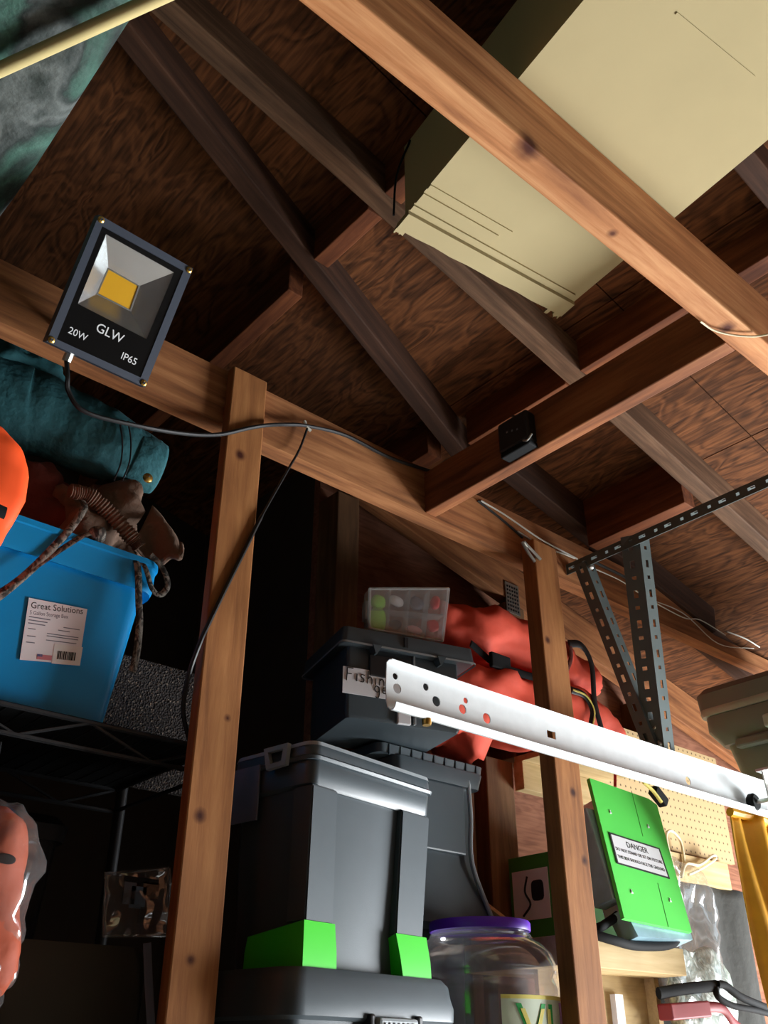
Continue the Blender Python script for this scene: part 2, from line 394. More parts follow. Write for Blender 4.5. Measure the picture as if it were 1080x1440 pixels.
def sub(name, bm, mat, part, smooth=False):
    """sub-part: geometry in the frame of the whole thing (the part sits at its thing's origin)"""
    return obj(name, bm, mat, part, smooth, world=False)
def subw(name, bm, mat, part, smooth=False):
    root = part.parent; xf(bm, root.matrix_basis.inverted()); return obj(name, bm, mat, part, smooth, world=False)
def tag(o, label, cat, group=None):
    o['label'] = label; o['category'] = cat
    if group: o['group'] = group
    return o
def thing(name, label, cat, loc=(0, 0, 0), rotz=0.0, group=None):
    o = bpy.data.objects.new(name, None); C.objects.link(o); o.empty_display_size = 0.05
    o.matrix_basis = Matrix.Translation(Vector(loc)) @ Matrix.Rotation(rotz, 4, 'Z')
    return tag(o, label, cat, group)
def struct(name, bm, mat, parent=None, smooth=False):
    o = obj(name, bm, mat, parent, smooth)
    if parent is None: o['kind'] = 'structure'
    return o

# ---------------------------------------------------------------- the building shell
SL = 0.231                                            # roof falls towards +x
def roof_z(x): return 2.87 - SL * (x - 1.44)          # underside of the sheathing
def raft_z(x): return 2.78 - SL * (x - 1.44)          # underside of the rafters
RX0, RX1 = -1.0, 4.75
struct('floor', box((-4.2, -4.0, -0.1), (4.6, 2.5, 0.0)), 'concrete')
tag(obj('driveway', box((4.6, -9, -0.12), (16, 9, -0.02)), 'asphalt'), 'pale paved driveway outside the open garage doorway', 'driveway')['kind'] = 'structure'
def roof_under(x): return roof_z(x) if x >= RX0 else roof_z(RX0) - SL * (RX0 - x)
def gable_wall(xs, y, th): return prism([V(xs[0], y, 0), V(xs[-1], y, 0)] + [V(x, y, roof_under(x)) for x in reversed(xs)], th, (0, 1, 0))
struct('wall_rear', gable_wall((1.30, 4.7), 1.775, 0.025), 'wall_ply')
struct('wall_alcove', gable_wall((-4.2, RX0, 1.32), 2.40, 0.05), 'wall_dark')
struct('wall_return', box((1.30, 1.80, 0), (1.32, 2.40, roof_under(1.32))), 'wall_dark')
struct('wall_left', box((-4.25, -4.0, 0), (-4.2, 2.45, roof_under(-4.25))), 'wall_board')
struct('wall_front', gable_wall((-4.2, RX0, 4.7), -2.65, 0.05), 'wall_dark')
bm = bmesh.new()
add_box(bm, (4.5, -4.0, 0), (4.6, -0.85, 2.14)); add_box(bm, (4.5, 1.0, 0), (4.6, 1.78, 2.14)); add_box(bm, (4.5, -0.85, 2.06), (4.6, 1.0, 2.14))
struct('wall_right', bm, 'wall_board')
# roof: plywood sheets on rafters
ceil = bpy.data.objects.new('ceiling', None); C.objects.link(ceil); ceil['kind'] = 'structure'; ceil['label'] = 'underside of the plywood roof'
def roof_sheet(x0, x1, y0, y1, zf):
    bm = bmesh.new(); g = 0.0015; q = []
    for t in (0.0, 0.018):
        for (x, y) in ((x0 + g, y0 + g), (x1 - g, y0 + g), (x1 - g, y1 - g), (x0 + g, y1 - g)): q.append(bm.verts.new((x, y, zf(x) + t)))
    bm.faces.new(q[3::-1]); bm.faces.new(q[4:])
    for i in range(4): j = (i + 1) % 4; bm.faces.new((q[i], q[j], q[4 + j], q[4 + i]))
    return bm
def roof_z2(x): return roof_z(RX0) - SL * (RX0 - x)
for (x0, x1) in ((-1.0, 0.22), (0.22, 1.4), (1.4, 1.94), (1.94, 3.16), (3.16, 4.75)):
    for (y0, y1) in ((-4.1, -1.6), (-1.6, 0.83), (0.83, 2.46)):
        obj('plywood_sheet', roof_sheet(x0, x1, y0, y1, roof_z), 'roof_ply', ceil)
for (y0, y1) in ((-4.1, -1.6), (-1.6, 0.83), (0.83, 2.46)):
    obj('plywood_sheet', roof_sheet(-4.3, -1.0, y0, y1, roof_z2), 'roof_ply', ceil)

bm = bmesh.new()
for zf, xa, xb in ((roof_z, -1.0, 4.85), (roof_z2, -4.4, -1.0)):
    q = [bm.verts.new((x, y, zf(x) + t)) for t in (0.0185, 0.04) for x, y in ((xa, -4.2), (xb, -4.2), (xb, 2.55), (xa, 2.55))]
    bm.faces.new(q[3::-1]); bm.faces.new(q[4:])
    for i in range(4): j = (i + 1) % 4; bm.faces.new((q[i], q[j], q[4 + j], q[4 + i]))
obj('light_stop_slab', bm, 'rubber_black', ceil)  # unseen outer slab, added to stop light leaking through the sheet joints
def slope_board(name, x0, y0, x1, y1, w, h, mat, label, cat, group=None, zb=raft_z):
    """board on edge following the roof slope from (x0,y0) to (x1,y1); underside at zb"""
    a, b = V(x0, y0, zb(x0)), V(x1, y1, zb(x1)); L = (b - a).length; d = (b - a).normalized()
    side = V(-d.y, d.x, 0).normalized(); upv = d.cross(side); upv = upv if upv.z > 0 else -upv
    bm = box((-L / 2, -w / 2, 0), (L / 2, w / 2, h), 0.003)
    o = obj(name, bm, mat, loc=(0, 0, 0)); m = Matrix(((d.x, side.x, upv.x, 0), (d.y, side.y, upv.y, 0), (d.z, side.z, upv.z, 0), (0, 0, 0, 1)))
    if m.to_3x3().determinant() < 0: m = Matrix(((d.x, -side.x, upv.x, 0), (d.y, -side.y, upv.y, 0), (d.z, -side.z, upv.z, 0), (0, 0, 0, 1)))
    o.matrix_basis = Matrix.Translation((a + b) / 2) @ m
    return tag(o, label, cat, group)
H_R = 0.0877
slope_board('rafter', -1.0, 0.991, 4.48, 0.991, 0.048, H_R, 'fir_rafter', 'weathered rafter running down the roof behind the cardboard box', 'rafter', 'roof rafters')
d1 = (1.402 - 1.132) / (1.423 - 0.39)
slope_board('rafter', 0.12, 1.132 - 0.27 * d1 - 0.022, 1.50, 1.402 + 0.077 * d1 - 0.022, 0.045, H_R, 'fir_rafter_dark', 'dark skewed rafter crossing the roof behind the flood light', 'rafter', 'roof rafters')
slope_board('rafter', 1.53, 1.342, 2.49, 1.342, 0.05, H_R, 'fir_rafter_dark', 'dark rafter bearing on the wall beam beside the slotted hanger', 'rafter', 'roof rafters')
slope_board('rafter', 2.02, 1.3985, 3.6, 1.3985, 0.05, H_R, 'fir_rafter_dark', 'dark rafter length lapped behind the wall beam, past the slotted hanger', 'rafter', 'roof rafters')
slope_board('rafter', -1.0, 0.42, 4.48, 0.42, 0.045, H_R, 'fir_rafter_dark', 'dark rafter above the knotty ceiling beam', 'rafter', 'roof rafters')
slope_board('rafter', -1.0, -0.15, 4.48, -0.15, 0.045, H_R, 'fir_rafter_dark', 'dark rafter above the far end of the cardboard box', 'rafter', 'roof rafters')
slope_board('rafter', 1.36, 1.70, 4.45, 1.70, 0.04, 0.13, 'fir_x', 'pale sloping plate along the top of the rear wall', 'rafter', 'roof rafters', zb=lambda x: roof_z(x) - 0.137)
def block(x, y0, y1, w, drop, label):
    z1 = roof_z(x + w / 2) + 0.006
    tag(obj('blocking', box((x, y0, z1 - drop), (x + w, y1, z1), 0.002), 'fir_block'), label, 'blocking', 'blocking between rafters')
block(0.835, 1.015, 1.20, 0.04, 0.10, 'short block between the weathered and skewed rafters, high on the roof')
block(0.84, 1.30, 2.38, 0.04, 0.11, 'long dark block behind the flood light, beyond the skewed rafter')
block(1.44, 1.013, 1.335, 0.05, 0.10, 'reddish block between rafters just behind the tie beam')
block(1.40, 1.44, 1.68, 0.05, 0.10, 'reddish block above the wall beam beside the rear wall')
block(1.885, 1.013, 1.318, 0.05, 0.145, 'deep dark block between rafters below the tie beam')
block(1.44, 0.45, 0.968, 0.045, 0.09, 'short block between rafters above the tie beam end')
block(0.84, 0.45, 0.968, 0.045, 0.09, 'short block between rafters above the cardboard box')

# beams and posts
def kn(px, py, Y, c, r): q = at(px, py, Y=Y) - Vector(c); return (q.x, q.y, q.z, r)
cR, cL = (1.656, 1.30925, 1.2675), (0.769, 1.31825, 1.311)
PW = ((122, 76, 42), (156, 102, 58), (182, 126, 76))
wood('fir_post_rear', *PW, 2, stretch=10, knots=(kn(806, 1114, 1.288, cR, 0.012), kn(822, 1210, 1.288, cR, 0.013), kn(770, 900, 1.288, cR, 0.010)))
wood('fir_post_front', *PW, 2, stretch=10, knots=(kn(281, 1147, 1.306, cL, 0.013), kn(338, 640, 1.306, cL, 0.012), kn(320, 1010, 1.306, cL, 0.007), kn(268, 1350, 1.306, cL, 0.009)))
tag(obj('ceiling_beam', prism([V(-2.2, 1.33, 2.49), V(3.07, 1.33, 2.49), V(2.885, 1.33, 2.535), V(2.50, 1.33, 2.535), V(2.13, 1.33, 2.6205), V(-2.2, 1.33, 2.6205)], 0.042, (0, 1, 0)), 'fir_x'), 'long brown wall beam carrying the flood light and cable', 'beam', 'ceiling beams')
bmB = tag(obj('ceiling_beam', box((-1.2, 0.505, 2.50), (1.9, 0.552, 2.642), 0.003), 'fir_beam_near'), 'knotty orange beam holding up the cardboard box', 'beam', 'ceiling beams')
tag(obj('ceiling_beam', box((1.9, 0.505, 2.50), (2.58, 0.552, 2.60), 0.003), 'fir_x'), 'beam continuing past the tie beam towards the doorway', 'beam', 'ceiling beams')
tag(obj('ceiling_beam', box((-2.2, -0.42, 2.50), (2.40, -0.375, 2.642), 0.003), 'fir_x'), 'beam under the far end of the cardboard box', 'beam', 'ceiling beams')
tag(obj('tie_beam', box((1.278, 0.551, 2.498), (1.312, 1.331, 2.608), 0.003), 'fir_y'), 'short dark tie beam joining the wall beam and the knotty beam', 'beam', 'ceiling beams')
tag(obj('post', box((0.728, 1.306, 0), (0.810, 1.3305, 2.622), 0.003), 'fir_post_front'), 'tall orange post nailed to the wall beam beside the blue bin', 'post', 'wooden posts')
tag(obj('post', box((1.612, 1.288, 0), (1.700, 1.3305, 2.535), 0.003), 'fir_post_rear'), 'tall post behind the white door track, beside the green board', 'post', 'wooden posts')
tag(obj('wall_stud', box((1.30, 1.69, 2.08), (1.375, 1.776, 2.74), 0.003), 'fir_z_dark'), 'dark stud at the end of the rear plywood wall', 'stud', 'rear wall studs')
st = thing('wall_stud', 'short stud with a steel nail plate above the orange bags', 'stud', (1.98, 1.685, 2.1), 0, 'rear wall studs')
obj('timber', box((1.935, 1.680, 2.128), (2.025, 1.776, 2.599), 0.003), 'fir_z_dark', st)
np_ = obj('nail_plate', box((1.943, 1.677, 2.57), (2.003, 1.6805, 2.67)), 'steel', st)
bm = bmesh.new()
for i in range(5):
    for j in range(7): add_box(bm, (1.949 + i * 0.0108, 1.6755, 2.577 + j * 0.0128), (1.953 + i * 0.0108, 1.6772, 2.583 + j * 0.0128))
o = subw('tooth', bm, 'rubber_black', np_); o['kind'] = 'stuff'
tag(obj('wall_stud', box((1.822, 1.688, 0), (1.93, 1.776, 2.1125), 0.003), 'fir_z_dark'), 'wide stud between the tall black tote and the green carton', 'stud', 'rear wall studs')
tag(obj('wall_stud', box((1.75, 1.70, 0), (1.785, 1.776, 2.30), 0.003), 'fir_z_dark'), 'narrow stud right beside the tall black tote', 'stud', 'rear wall studs')
tag(obj('wall_stud', box((2.60, 1.688, 0), (2.64, 1.776, 2.45), 0.003), 'fir_z_dark'), 'stud behind the pegboard', 'stud', 'rear wall studs')

# ---------------------------------------------------------------- lofts, slotted steel, holes
def rrect(cx, cy, w, d, r, z, n=4):
    pts = []
    for (sx, sy, a0) in ((1, 1, 0), (-1, 1, 90), (-1, -1, 180), (1, -1, 270)):
        for i in range(n + 1):
            a = R(a0 + 90 * i / n); pts.append(V(cx + sx * (w / 2 - r) + r * math.cos(a), cy + sy * (d / 2 - r) + r * math.sin(a), z))
    return pts
def loft(levels, cap0=True, cap1=True):
    """levels: (cx, cy, w, d, r, z)"""
    bm = bmesh.new(); rings = [[bm.verts.new(p) for p in rrect(*l)] for l in levels]
    for a, b in zip(rings, rings[1:]):
        k = len(a)
        for j in range(k): q = (j + 1) % k; bm.faces.new((a[j], a[q], b[q], b[j]))
    if cap0: bm.faces.new(rings[0][::-1])
    if cap1: bm.faces.new(rings[-1])
    return bm
def slotted_strip(bm, p0, p1, wdir, w, n, pitch=0.036):
    """steel strip with a row of slots and round holes, p0->p1, width along wdir"""
    p0, p1, wd = Vector(p0), Vector(p1), Vector(wdir).normalized(); d = (p1 - p0); L = d.length; d.normalize()
    a, b = w * 0.37, w * 0.63
    cuts = [0.0]; solid = []
    x = 0.008; k = 0
    segs = []
    while x < L - 0.03:
        ln = 0.019 if k % 2 == 0 else 0.009
        segs.append((x, x + ln)); x += ln + (0.026 if k % 2 == 0 else 0.020); k += 1
    def quad(s0, s1, t0, t1):
        bm.faces.new([bm.verts.new(p0 + d * s + wd * t) for s, t in ((s0, t0), (s1, t0), (s1, t1), (s0, t1))])
    quad(0, L, 0, a); quad(0, L, b, w)
    pos = 0.0
    for s0, s1 in segs: quad(pos, s0, a, b); pos = s1
    quad(pos, L, a, b)
def slotted_angle(p0, p1, wa, wb, w):
    bm = bmesh.new(); slotted_strip(bm, p0, p1, wa, w, None); slotted_strip(bm, p0, p1, wb, w, None)
    bm.normal_update(); bmesh.ops.solidify(bm, geom=list(bm.faces), thickness=0.0022); return bm
def cut_holes(bm, cutters):
    me = bpy.data.meshes.new('a'); bm.to_mesh(me); bm.free(); a = bpy.data.objects.new('a', me); C.objects.link(a)
    cb = merge(*cutters); mc = bpy.data.meshes.new('c'); cb.to_mesh(mc); cb.free(); c = bpy.data.objects.new('c', mc); C.objects.link(c)
    md = a.modifiers.new('b', 'BOOLEAN'); md.operation = 'DIFFERENCE'; md.object = c; md.solver = 'EXACT'
    out = bpy.data.meshes.new_from_object(a.evaluated_get(bpy.context.evaluated_depsgraph_get()))
    bm2 = bmesh.new(); bm2.from_mesh(out)
    bpy.data.objects.remove(a); bpy.data.objects.remove(c)
    return bm2
def ring_plate(o, i, z0, z1):
    """rectangular ring: outer quad o, inner quad i (lists of 4 (x,y)), z0..z1"""
    bm = bmesh.new(); q = {}
    for nm, pts in (('o', o), ('i', i)):
        for k, z in enumerate((z0, z1)): q[nm, k] = [bm.verts.new((x, y, z)) for x, y in pts]
    for j in range(4):
        m = (j + 1) % 4
        for k in (0, 1): bm.faces.new((q['o', k][j], q['o', k][m], q['i', k][m], q['i', k][j]))
        for nm in 'oi': bm.faces.new((q[nm, 0][j], q[nm, 0][m], q[nm, 1][m], q[nm, 1][j]))
    return bm
def rect(x0, x1, y0, y1): return [(x0, y1), (x1, y1), (x1, y0), (x0, y0)]

# ---------------------------------------------------------------- garage door and its track
dr = thing('track_roller', 'steel roller and bracket sitting in the door track under the grey tote', 'roller', (2.285, 1.14, 1.95))
obj('bracket', prism([V(2.252, 1.06, 2.036), V(2.252, 1.16, 2.036), V(2.36, 1.16, 2.036), V(2.36, 1.06, 2.036)], 0.006, (0, 0, 1)), 'steel', dr)
obj('bracket', prism([V(2.262, 1.15, 2.036), V(2.308, 1.15, 2.036), V(2.302, 1.15, 1.960), V(2.268, 1.15, 1.960)], -0.004, (0, 1, 0)), 'steel', dr)
obj('roller_axle', tube([(2.285, 1.06, 1.972), (2.285, 1.205, 1.972)], 0.0055, k=0), 'steel', dr, True)
bm = lathe([(0.001, -0.010), (0.018, -0.010), (0.0225, -0.005), (0.0225, 0.005), (0.018, 0.010), (0.001, 0.010)], 24)
xf(bm, Matrix.Translation((2.285, 1.200, 1.972)) @ Matrix.Rotation(R(90), 4, 'X')); obj('roller', bm, 'rubber_black', dr, True)
tag(obj('door_track', box((1.062, -1.62, 1.947), (4.42, -1.60, 2.043)), 'galvanised'), 'matching door track on the far side of the doorway', 'track')
for x_, w_ in ((2.46, 'nearer'), (2.76, 'farther')):
    cbm = bmesh.new(); slotted_strip(cbm, (x_, 1.235, 2.0435), (x_, -1.63, 2.0435), (1, 0, 0), 0.03, None); slotted_strip(cbm, (x_, 1.17, 2.0435), (x_, -1.59, 2.0435), (0, 0, -1), 0.03, None)
    cbm.normal_update(); bmesh.ops.solidify(cbm, geom=list(cbm.faces), thickness=0.0022)
    tag(obj('cross_bar', cbm, 'slotted_steel'), 'slotted steel bar carrying the %s edge of the grey tote' % w_, 'bar', 'bars across the door tracks')

tk = thing('door_track', 'bright galvanised garage door track with punched holes, crossing in front of a post', 'track', (1.062, 1.22, 1.945))
prof = [(1.204, 2.041), (1.210, 2.043), (1.218, 2.040), (1.220, 2.0), (1.219, 1.966), (1.215, 1.954), (1.208, 1.948), (1.201, 1.947), (1.196, 1.951), (1.194, 1.958)]
inner = []
for i, (y, z) in enumerate(prof):
    (ya, za), (yb, zb_) = prof[max(i - 1, 0)], prof[min(i + 1, len(prof) - 1)]
    L_ = math.hypot(yb - ya, zb_ - za); inner.append((y - (zb_ - za) / L_ * 0.002, z + (yb - ya) / L_ * 0.002))
bm = prism([V(1.062, y, z) for y, z in prof + inner[::-1]], 3.36, (1, 0, 0))
cyl = []
for (px, py, r) in ((556, 951, 4.5), (559, 968, 7), (599, 966, 5), (614, 986, 7), (655, 985, 4), (651, 997, 6.5), (685, 1010, 7), (968, 1098, 5)):
    c = at(px, py, Y=1.219); rr = r * c.xy.length / 1300 * 1.12
    t = lathe([(rr, -0.02), (rr, 0.02)], 16, True); xf(t, Matrix.Translation(c) @ Matrix.Rotation(R(90), 4, 'X')); cyl.append(t)
c = at(776, 1033, Y=1.219); cyl.append(box((c.x - 0.014, 1.2, c.z - 0.008), (c.x + 0.014, 1.26, c.z + 0.008)))
obj('channel', cut_holes(bm, cyl), 'galvanised', tk, True)
obj('bolt', xf(lathe([(0.001, -0.008), (0.008, -0.008), (0.009, -0.003), (0.009, 0.004)], 16), Matrix.Translation(at(600, 1014, Y=1.205)) @ Matrix.Rotation(0, 4, 'X')), 'brass', tk, True)

ha = thing('track_hanger', 'dark slotted steel angle frame hanging the door track between two beams', 'hanger', (1.945, 1.21, 2.03))
obj('cross_angle', slotted_angle((1.79, 1.329, 2.535), (1.79, 0.553, 2.535), (0, 0, -1), (1, 0, 0), 0.030), 'slotted_steel', ha)
obj('upright', slotted_angle((1.945, 1.221, 2.036), (1.792, 1.102, 2.534), (-0.25, 1, 0.1), (1, 0, 0.25), 0.046), 'slotted_steel', ha)
obj('brace', slotted_angle((1.782, 1.262, 2.518), (1.925, 1.226, 2.055), (1, 0.0, 0.25), (0, 1, 0), 0.036), 'slotted_steel', ha)
for q in ((1.80, 1.258, 2.505), (1.932, 1.225, 2.10), (1.94, 1.225, 2.06)):
    b = lathe([(0.001, -0.007), (0.006, -0.007), (0.008, -0.003), (0.008, 0.003)], 12); xf(b, Matrix.Translation(V(q[0] - 0.003, q[1], q[2])) @ Matrix.Rotation(R(90), 4, 'Y'))
    obj('bolt', b, 'steel', ha, True)

# grey tote on the track and the open door
gt = thing('storage_tote', 'grey lidded storage tote resting across the door tracks', 'tote', (2.36, 1.155, 2.046))
gy, gd = 1.155, 0.30
obj('body', loft([(2.62, gy, 0.46, gd - 0.06, 0.03, 2.046), (2.62, gy, 0.50, gd - 0.02, 0.03, 2.16), (2.62, gy, 0.50, gd - 0.02, 0.03, 2.20)]), 'grey_plastic', gt, True)
obj('skirt', loft([(2.62, gy, 0.515, gd, 0.03, 2.155), (2.62, gy, 0.56, gd + 0.05, 0.03, 2.195), (2.62, gy, 0.56, gd + 0.05, 0.03, 2.235), (2.62, gy, 0.555, gd + 0.045, 0.03, 2.238)]), 'grey_plastic', gt, True)
obj('rim', loft([(2.62, gy, 0.57, gd + 0.07, 0.03, 2.238), (2.62, gy, 0.575, gd + 0.075, 0.03, 2.25), (2.62, gy, 0.57, gd + 0.07, 0.03, 2.258)]), 'grey_plastic_light', gt, True)
obj('lid', loft([(2.62, gy, 0.57, gd + 0.075, 0.03, 2.258), (2.62, gy, 0.575, gd + 0.08, 0.03, 2.30), (2.62, gy, 0.55, gd + 0.05, 0.03, 2.318)]), 'grey_plastic', gt, True)
obj('handle_recess', ring_plate([(0, 0)] * 4, [(0, 0)] * 4, 0, 0) if False else box((2.342, 1.08, 2.135), (2.372, 1.25, 2.16), 0.006), 'grey_plastic', gt)
obj('latch', box((2.325, 1.03, 2.165), (2.36, 1.15, 2.20), 0.006), 'grey_plastic_light', gt)

# ---------------------------------------------------------------- cardboard box on the knotty beam
cb = thing('cardboard_box', 'long flat cardboard box lying across the knotty beam, end flaps crushed', 'box', (0.93, 0.52, 2.642))
A, B = V(0.743, 0.802, 2.643), V(1.127, 0.758, 2.643); dl, drr = V(-0.064, -0.432, 0) * 2.85, V(-0.054, -0.438, 0) * 2.75
bm = prism([A, B, B + drr, A + dl], 0.175, (0, 0, 1)); obj('carton', bm, 'cardboard', cb)
ed = (B - A).normalized(); back = V(-0.064, -0.432, 0).normalized()
def strip(s0, s1, t0, t1, th, dz=0.0, jag=0.0):
    pts = []
    n = 10
    for i in range(n + 1): pts.append(A + ed * (s0 + (s1 - s0) * i / n) + back * (t0 + jag * (random.random() - 0.5)) + V(0, 0, -dz))
    for i in range(n + 1): pts.append(A + ed * (s1 + (s0 - s1) * i / n) + back * t1 + V(0, 0, -dz))
    return prism(pts, -th, (0, 0, 1))
W = (B - A).length
obj('end_flap', strip(0.0, W, -0.026, 0.010, 0.011, -0.002, 0.004), 'cardboard', cb)
obj('end_flap', strip(0.0, W * 0.97, 0.014, 0.026, 0.004, 0.0, 0.002), 'cardboard', cb)
obj('folded_flap', strip(0.0, W * 0.42, 0.03, 0.055, 0.0035, 0.0, 0.002), 'cardboard', cb)
obj('folded_flap', strip(0.0, W * 0.46, 0.066, 0.075, 0.003, 0.0, 0.002), 'cardboard', cb)
obj('crease', strip(0.12, W * 0.75, 0.495, 0.499, 0.0015), 'cardboard', cb)
for s_, l_ in ((0.0, 0.018), (W - 0.018, 0.016), (W - 0.035, 0.008)): obj('torn_tab', strip(s_, s_ + l_, -0.036, -0.018, 0.006, 0.002, 0.008), 'cardboard', cb)
obj('hand_cord', tube([A + V(-0.004, -0.02, 0.17), A + V(-0.01, 0.01, 0.10), A + V(-0.002, 0.028, 0.02)], 0.002), 'rubber_black', cb)

cord = tube(atp([(985, 452), (1003, 464), (1030, 471), (1060, 473), (1082, 470)], Z=2.494), 0.0018)
tag(obj('cord', cord, 'wire_cream', smooth=True), 'thin pale cord looped under the knotty beam', 'cord')

# camouflage bundle and bamboo pole on the beams
cm = blob((-0.26, 0.60, 2.792), (0.50, 0.98, 0.145), 0.28, 0.22, 0.022, 5.0, 3.1, 72, 40, 0.006)
tag(obj('camouflage_tarp', cm, 'camo_tarp', smooth='all'), 'green camouflage tarp bundle lying across the beams', 'tarp')
pa, pb = V(0.1175, 0.988, 2.6400), V(0.2315, 0.764, 2.6458); pd = (pb - pa)
tag(obj('bamboo_pole', tube([pa - pd * 1.8, pa - pd * 0.2, pb, pb + pd * 2.2], 0.0105, seg=12, k=3), 'bamboo', smooth=True), 'thin cream pole running under the camouflage tarp', 'pole')

# ---------------------------------------------------------------- flood light
tilt, yaw, roll, S = R(31.95), R(3.4), R(1.78), 1.30
cF = V(0.3339, 0.9133, 0.864) * S + V(0, 0, CAM_Z)
u0 = V(math.cos(yaw), math.sin(yaw), 0); n0 = V(math.sin(yaw), -math.cos(yaw), 0); v0 = V(0, 0, 1)
nF = n0 * math.cos(tilt) - v0 * math.sin(tilt); v2 = v0 * math.cos(tilt) + n0 * math.sin(tilt)
uF = u0 * math.cos(roll) + v2 * math.sin(roll); vF = v2 * math.cos(roll) - u0 * math.sin(roll)
MF = frame(cF, uF, vF); MFi = MF.inverted()
fl = thing('flood_light', 'square dark flood light with a yellow LED square, fixed to the wall beam', 'flood light', (cF.x, 1.33, 2.53))
def fp(bm): return xf(bm, MF)
hw, hh = 0.0923, 0.1157
def fuv(px, py):
    q = MFi @ at(px, py, n=nF, p=cF); return (q.x, q.y)
glass_o = [fuv(144, 318), fuv(258, 381), fuv(198, 531), fuv(80, 477)]
refl_o = [fuv(150, 329), fuv(246, 383), fuv(207, 477), fuv(110, 427)]
chip = [fuv(158, 378), fuv(200, 402), fuv(188, 435), fuv(143, 412)]
body = obj('housing', fp(taper_box(0.150, 0.190, 0.184, 0.230, -0.062, -0.020, 0.006)), 'lamp_frame', fl, True)
obj('bezel', fp(ring_plate(rect(-hw, hw, -hh, hh), glass_o, -0.022, 0.0)), 'lamp_frame', fl)
obj('printed_glass', fp(ring_plate(glass_o, refl_o, -0.006, -0.0022)), 'lamp_glass', fl)
ci = [(x * 1.0, y * 1.0) for x, y in chip]
bm = bmesh.new(); a_ = [bm.verts.new((x, y, -0.004)) for x, y in refl_o]; b_ = [bm.verts.new((x, y, -0.0185)) for x, y in ci]
for j in range(4): bm.faces.new((a_[j], a_[(j + 1) % 4], b_[(j + 1) % 4], b_[j]))
obj('reflector', fp(bm), 'reflector', fl)
obj('led_chip', fp(prism([V(x, y, -0.0185) for x, y in ci], -0.002, (0, 0, 1))), 'led_phosphor', fl)
obj('chip_border', fp(ring_plate([(x + (x - sum(c[0] for c in ci) / 4) * 0.10, y + (y - sum(c[1] for c in ci) / 4) * 0.10) for x, y in ci], ci, -0.0185, -0.0170)), 'steel', fl)
obj('pane', fp(prism([V(x, y, -0.0032) for x, y in refl_o], 0.001, (0, 0, 1))), 'lamp_pane', fl)
for (x, y) in ((-1, 1), (1, 1), (1, -1), (-1, -1)):
    s_ = obj('screw', fp(xf(lathe([(0.001, 0.003), (0.003, 0.0035), (0.0055, 0.002), (0.006, -0.001)], 14), Matrix.Translation((x * (hw - 0.006), y * (hh - 0.006), 0)))), 'brass', fl, True)
    subw('screw_slot', fp(xf(box((-0.002, -0.002, 0.003), (0.002, 0.002, 0.0042)), Matrix.Translation((x * (hw - 0.006), y * (hh - 0.006), 0)))), 'ink', s_)
for (t, px, py, sz) in (('GLW', 155, 469, 0.0225), ('20W', 110, 470, 0.0165), ('IP65', 182, 505, 0.0175)):
    x, y = fuv(px, py); obj('lettering', fp(xf(text_bm(t, sz), Matrix.Translation((x, y, -0.0019)))), 'lettering', fl)
# bracket back to the beam, cable gland
obj('bracket', merge(tube([MF @ V(-0.070, 0.0, -0.04), MF @ V(-0.070, 0.0, -0.07), V(cF.x - 0.06, 1.322, 2.53), V(cF.x, 1.326, 2.53)], 0.006, k=3), tube([MF @ V(0.070, 0.0, -0.04), MF @ V(0.070, 0.0, -0.07), V(cF.x + 0.06, 1.322, 2.53), V(cF.x, 1.326, 2.53)], 0.006, k=3)), 'black_plastic', fl, True)
gx, gyy = fuv(103, 503)
obj('cable_gland', fp(tube([V(gx, gyy + 0.006, -0.028), V(gx, gyy - 0.007, -0.028)], 0.008, k=0)), 'steel', fl, True)

g0 = MF @ V(gx, gyy - 0.006, -0.028)
cab = [g0] + atp([(95, 528)], Y=1.262) + atp([(97, 552), (122, 580), (200, 600)], Y=1.272) + atp([(262, 610)], Y=1.288) + atp([(308, 611), (350, 602), (376, 598)], Y=1.3010) + atp([(402, 597), (432, 599)], Y=1.318) + atp([(485, 612), (545, 642), (603, 662)], Y=1.322)
tag(obj('power_cable', tube(cab, 0.0042, k=7), 'cable_black', smooth=True), 'black cable looping from the flood light along the wall beam', 'cable')
br = atp([(433, 600), (421, 632)], Y=1.318) + atp([(404, 662)], Y=1.306) + atp([(370, 722), (358, 745), (346, 770), (320, 822), (292, 880), (282, 902)], Y=1.3014) + [V(0.712, 1.318, 1.960), V(0.722, 1.342, 1.90), V(0.760, 1.352, 1.83)]
tag(obj('power_cable', tube(br, 0.0042, k=6, rfun=lambda t, p: 0.0026 if t < 0.28 else 0.0042), 'cable_black', smooth=True), 'black cable dropping across the front of the post beside the bin', 'cable')
tag(obj('cable_staple', tube(atp([(428, 592), (431, 600), (437, 606)], Y=1.318), 0.0035), 'wire_bare', smooth=True), 'pale clip holding the cable to the wall beam', 'clip')
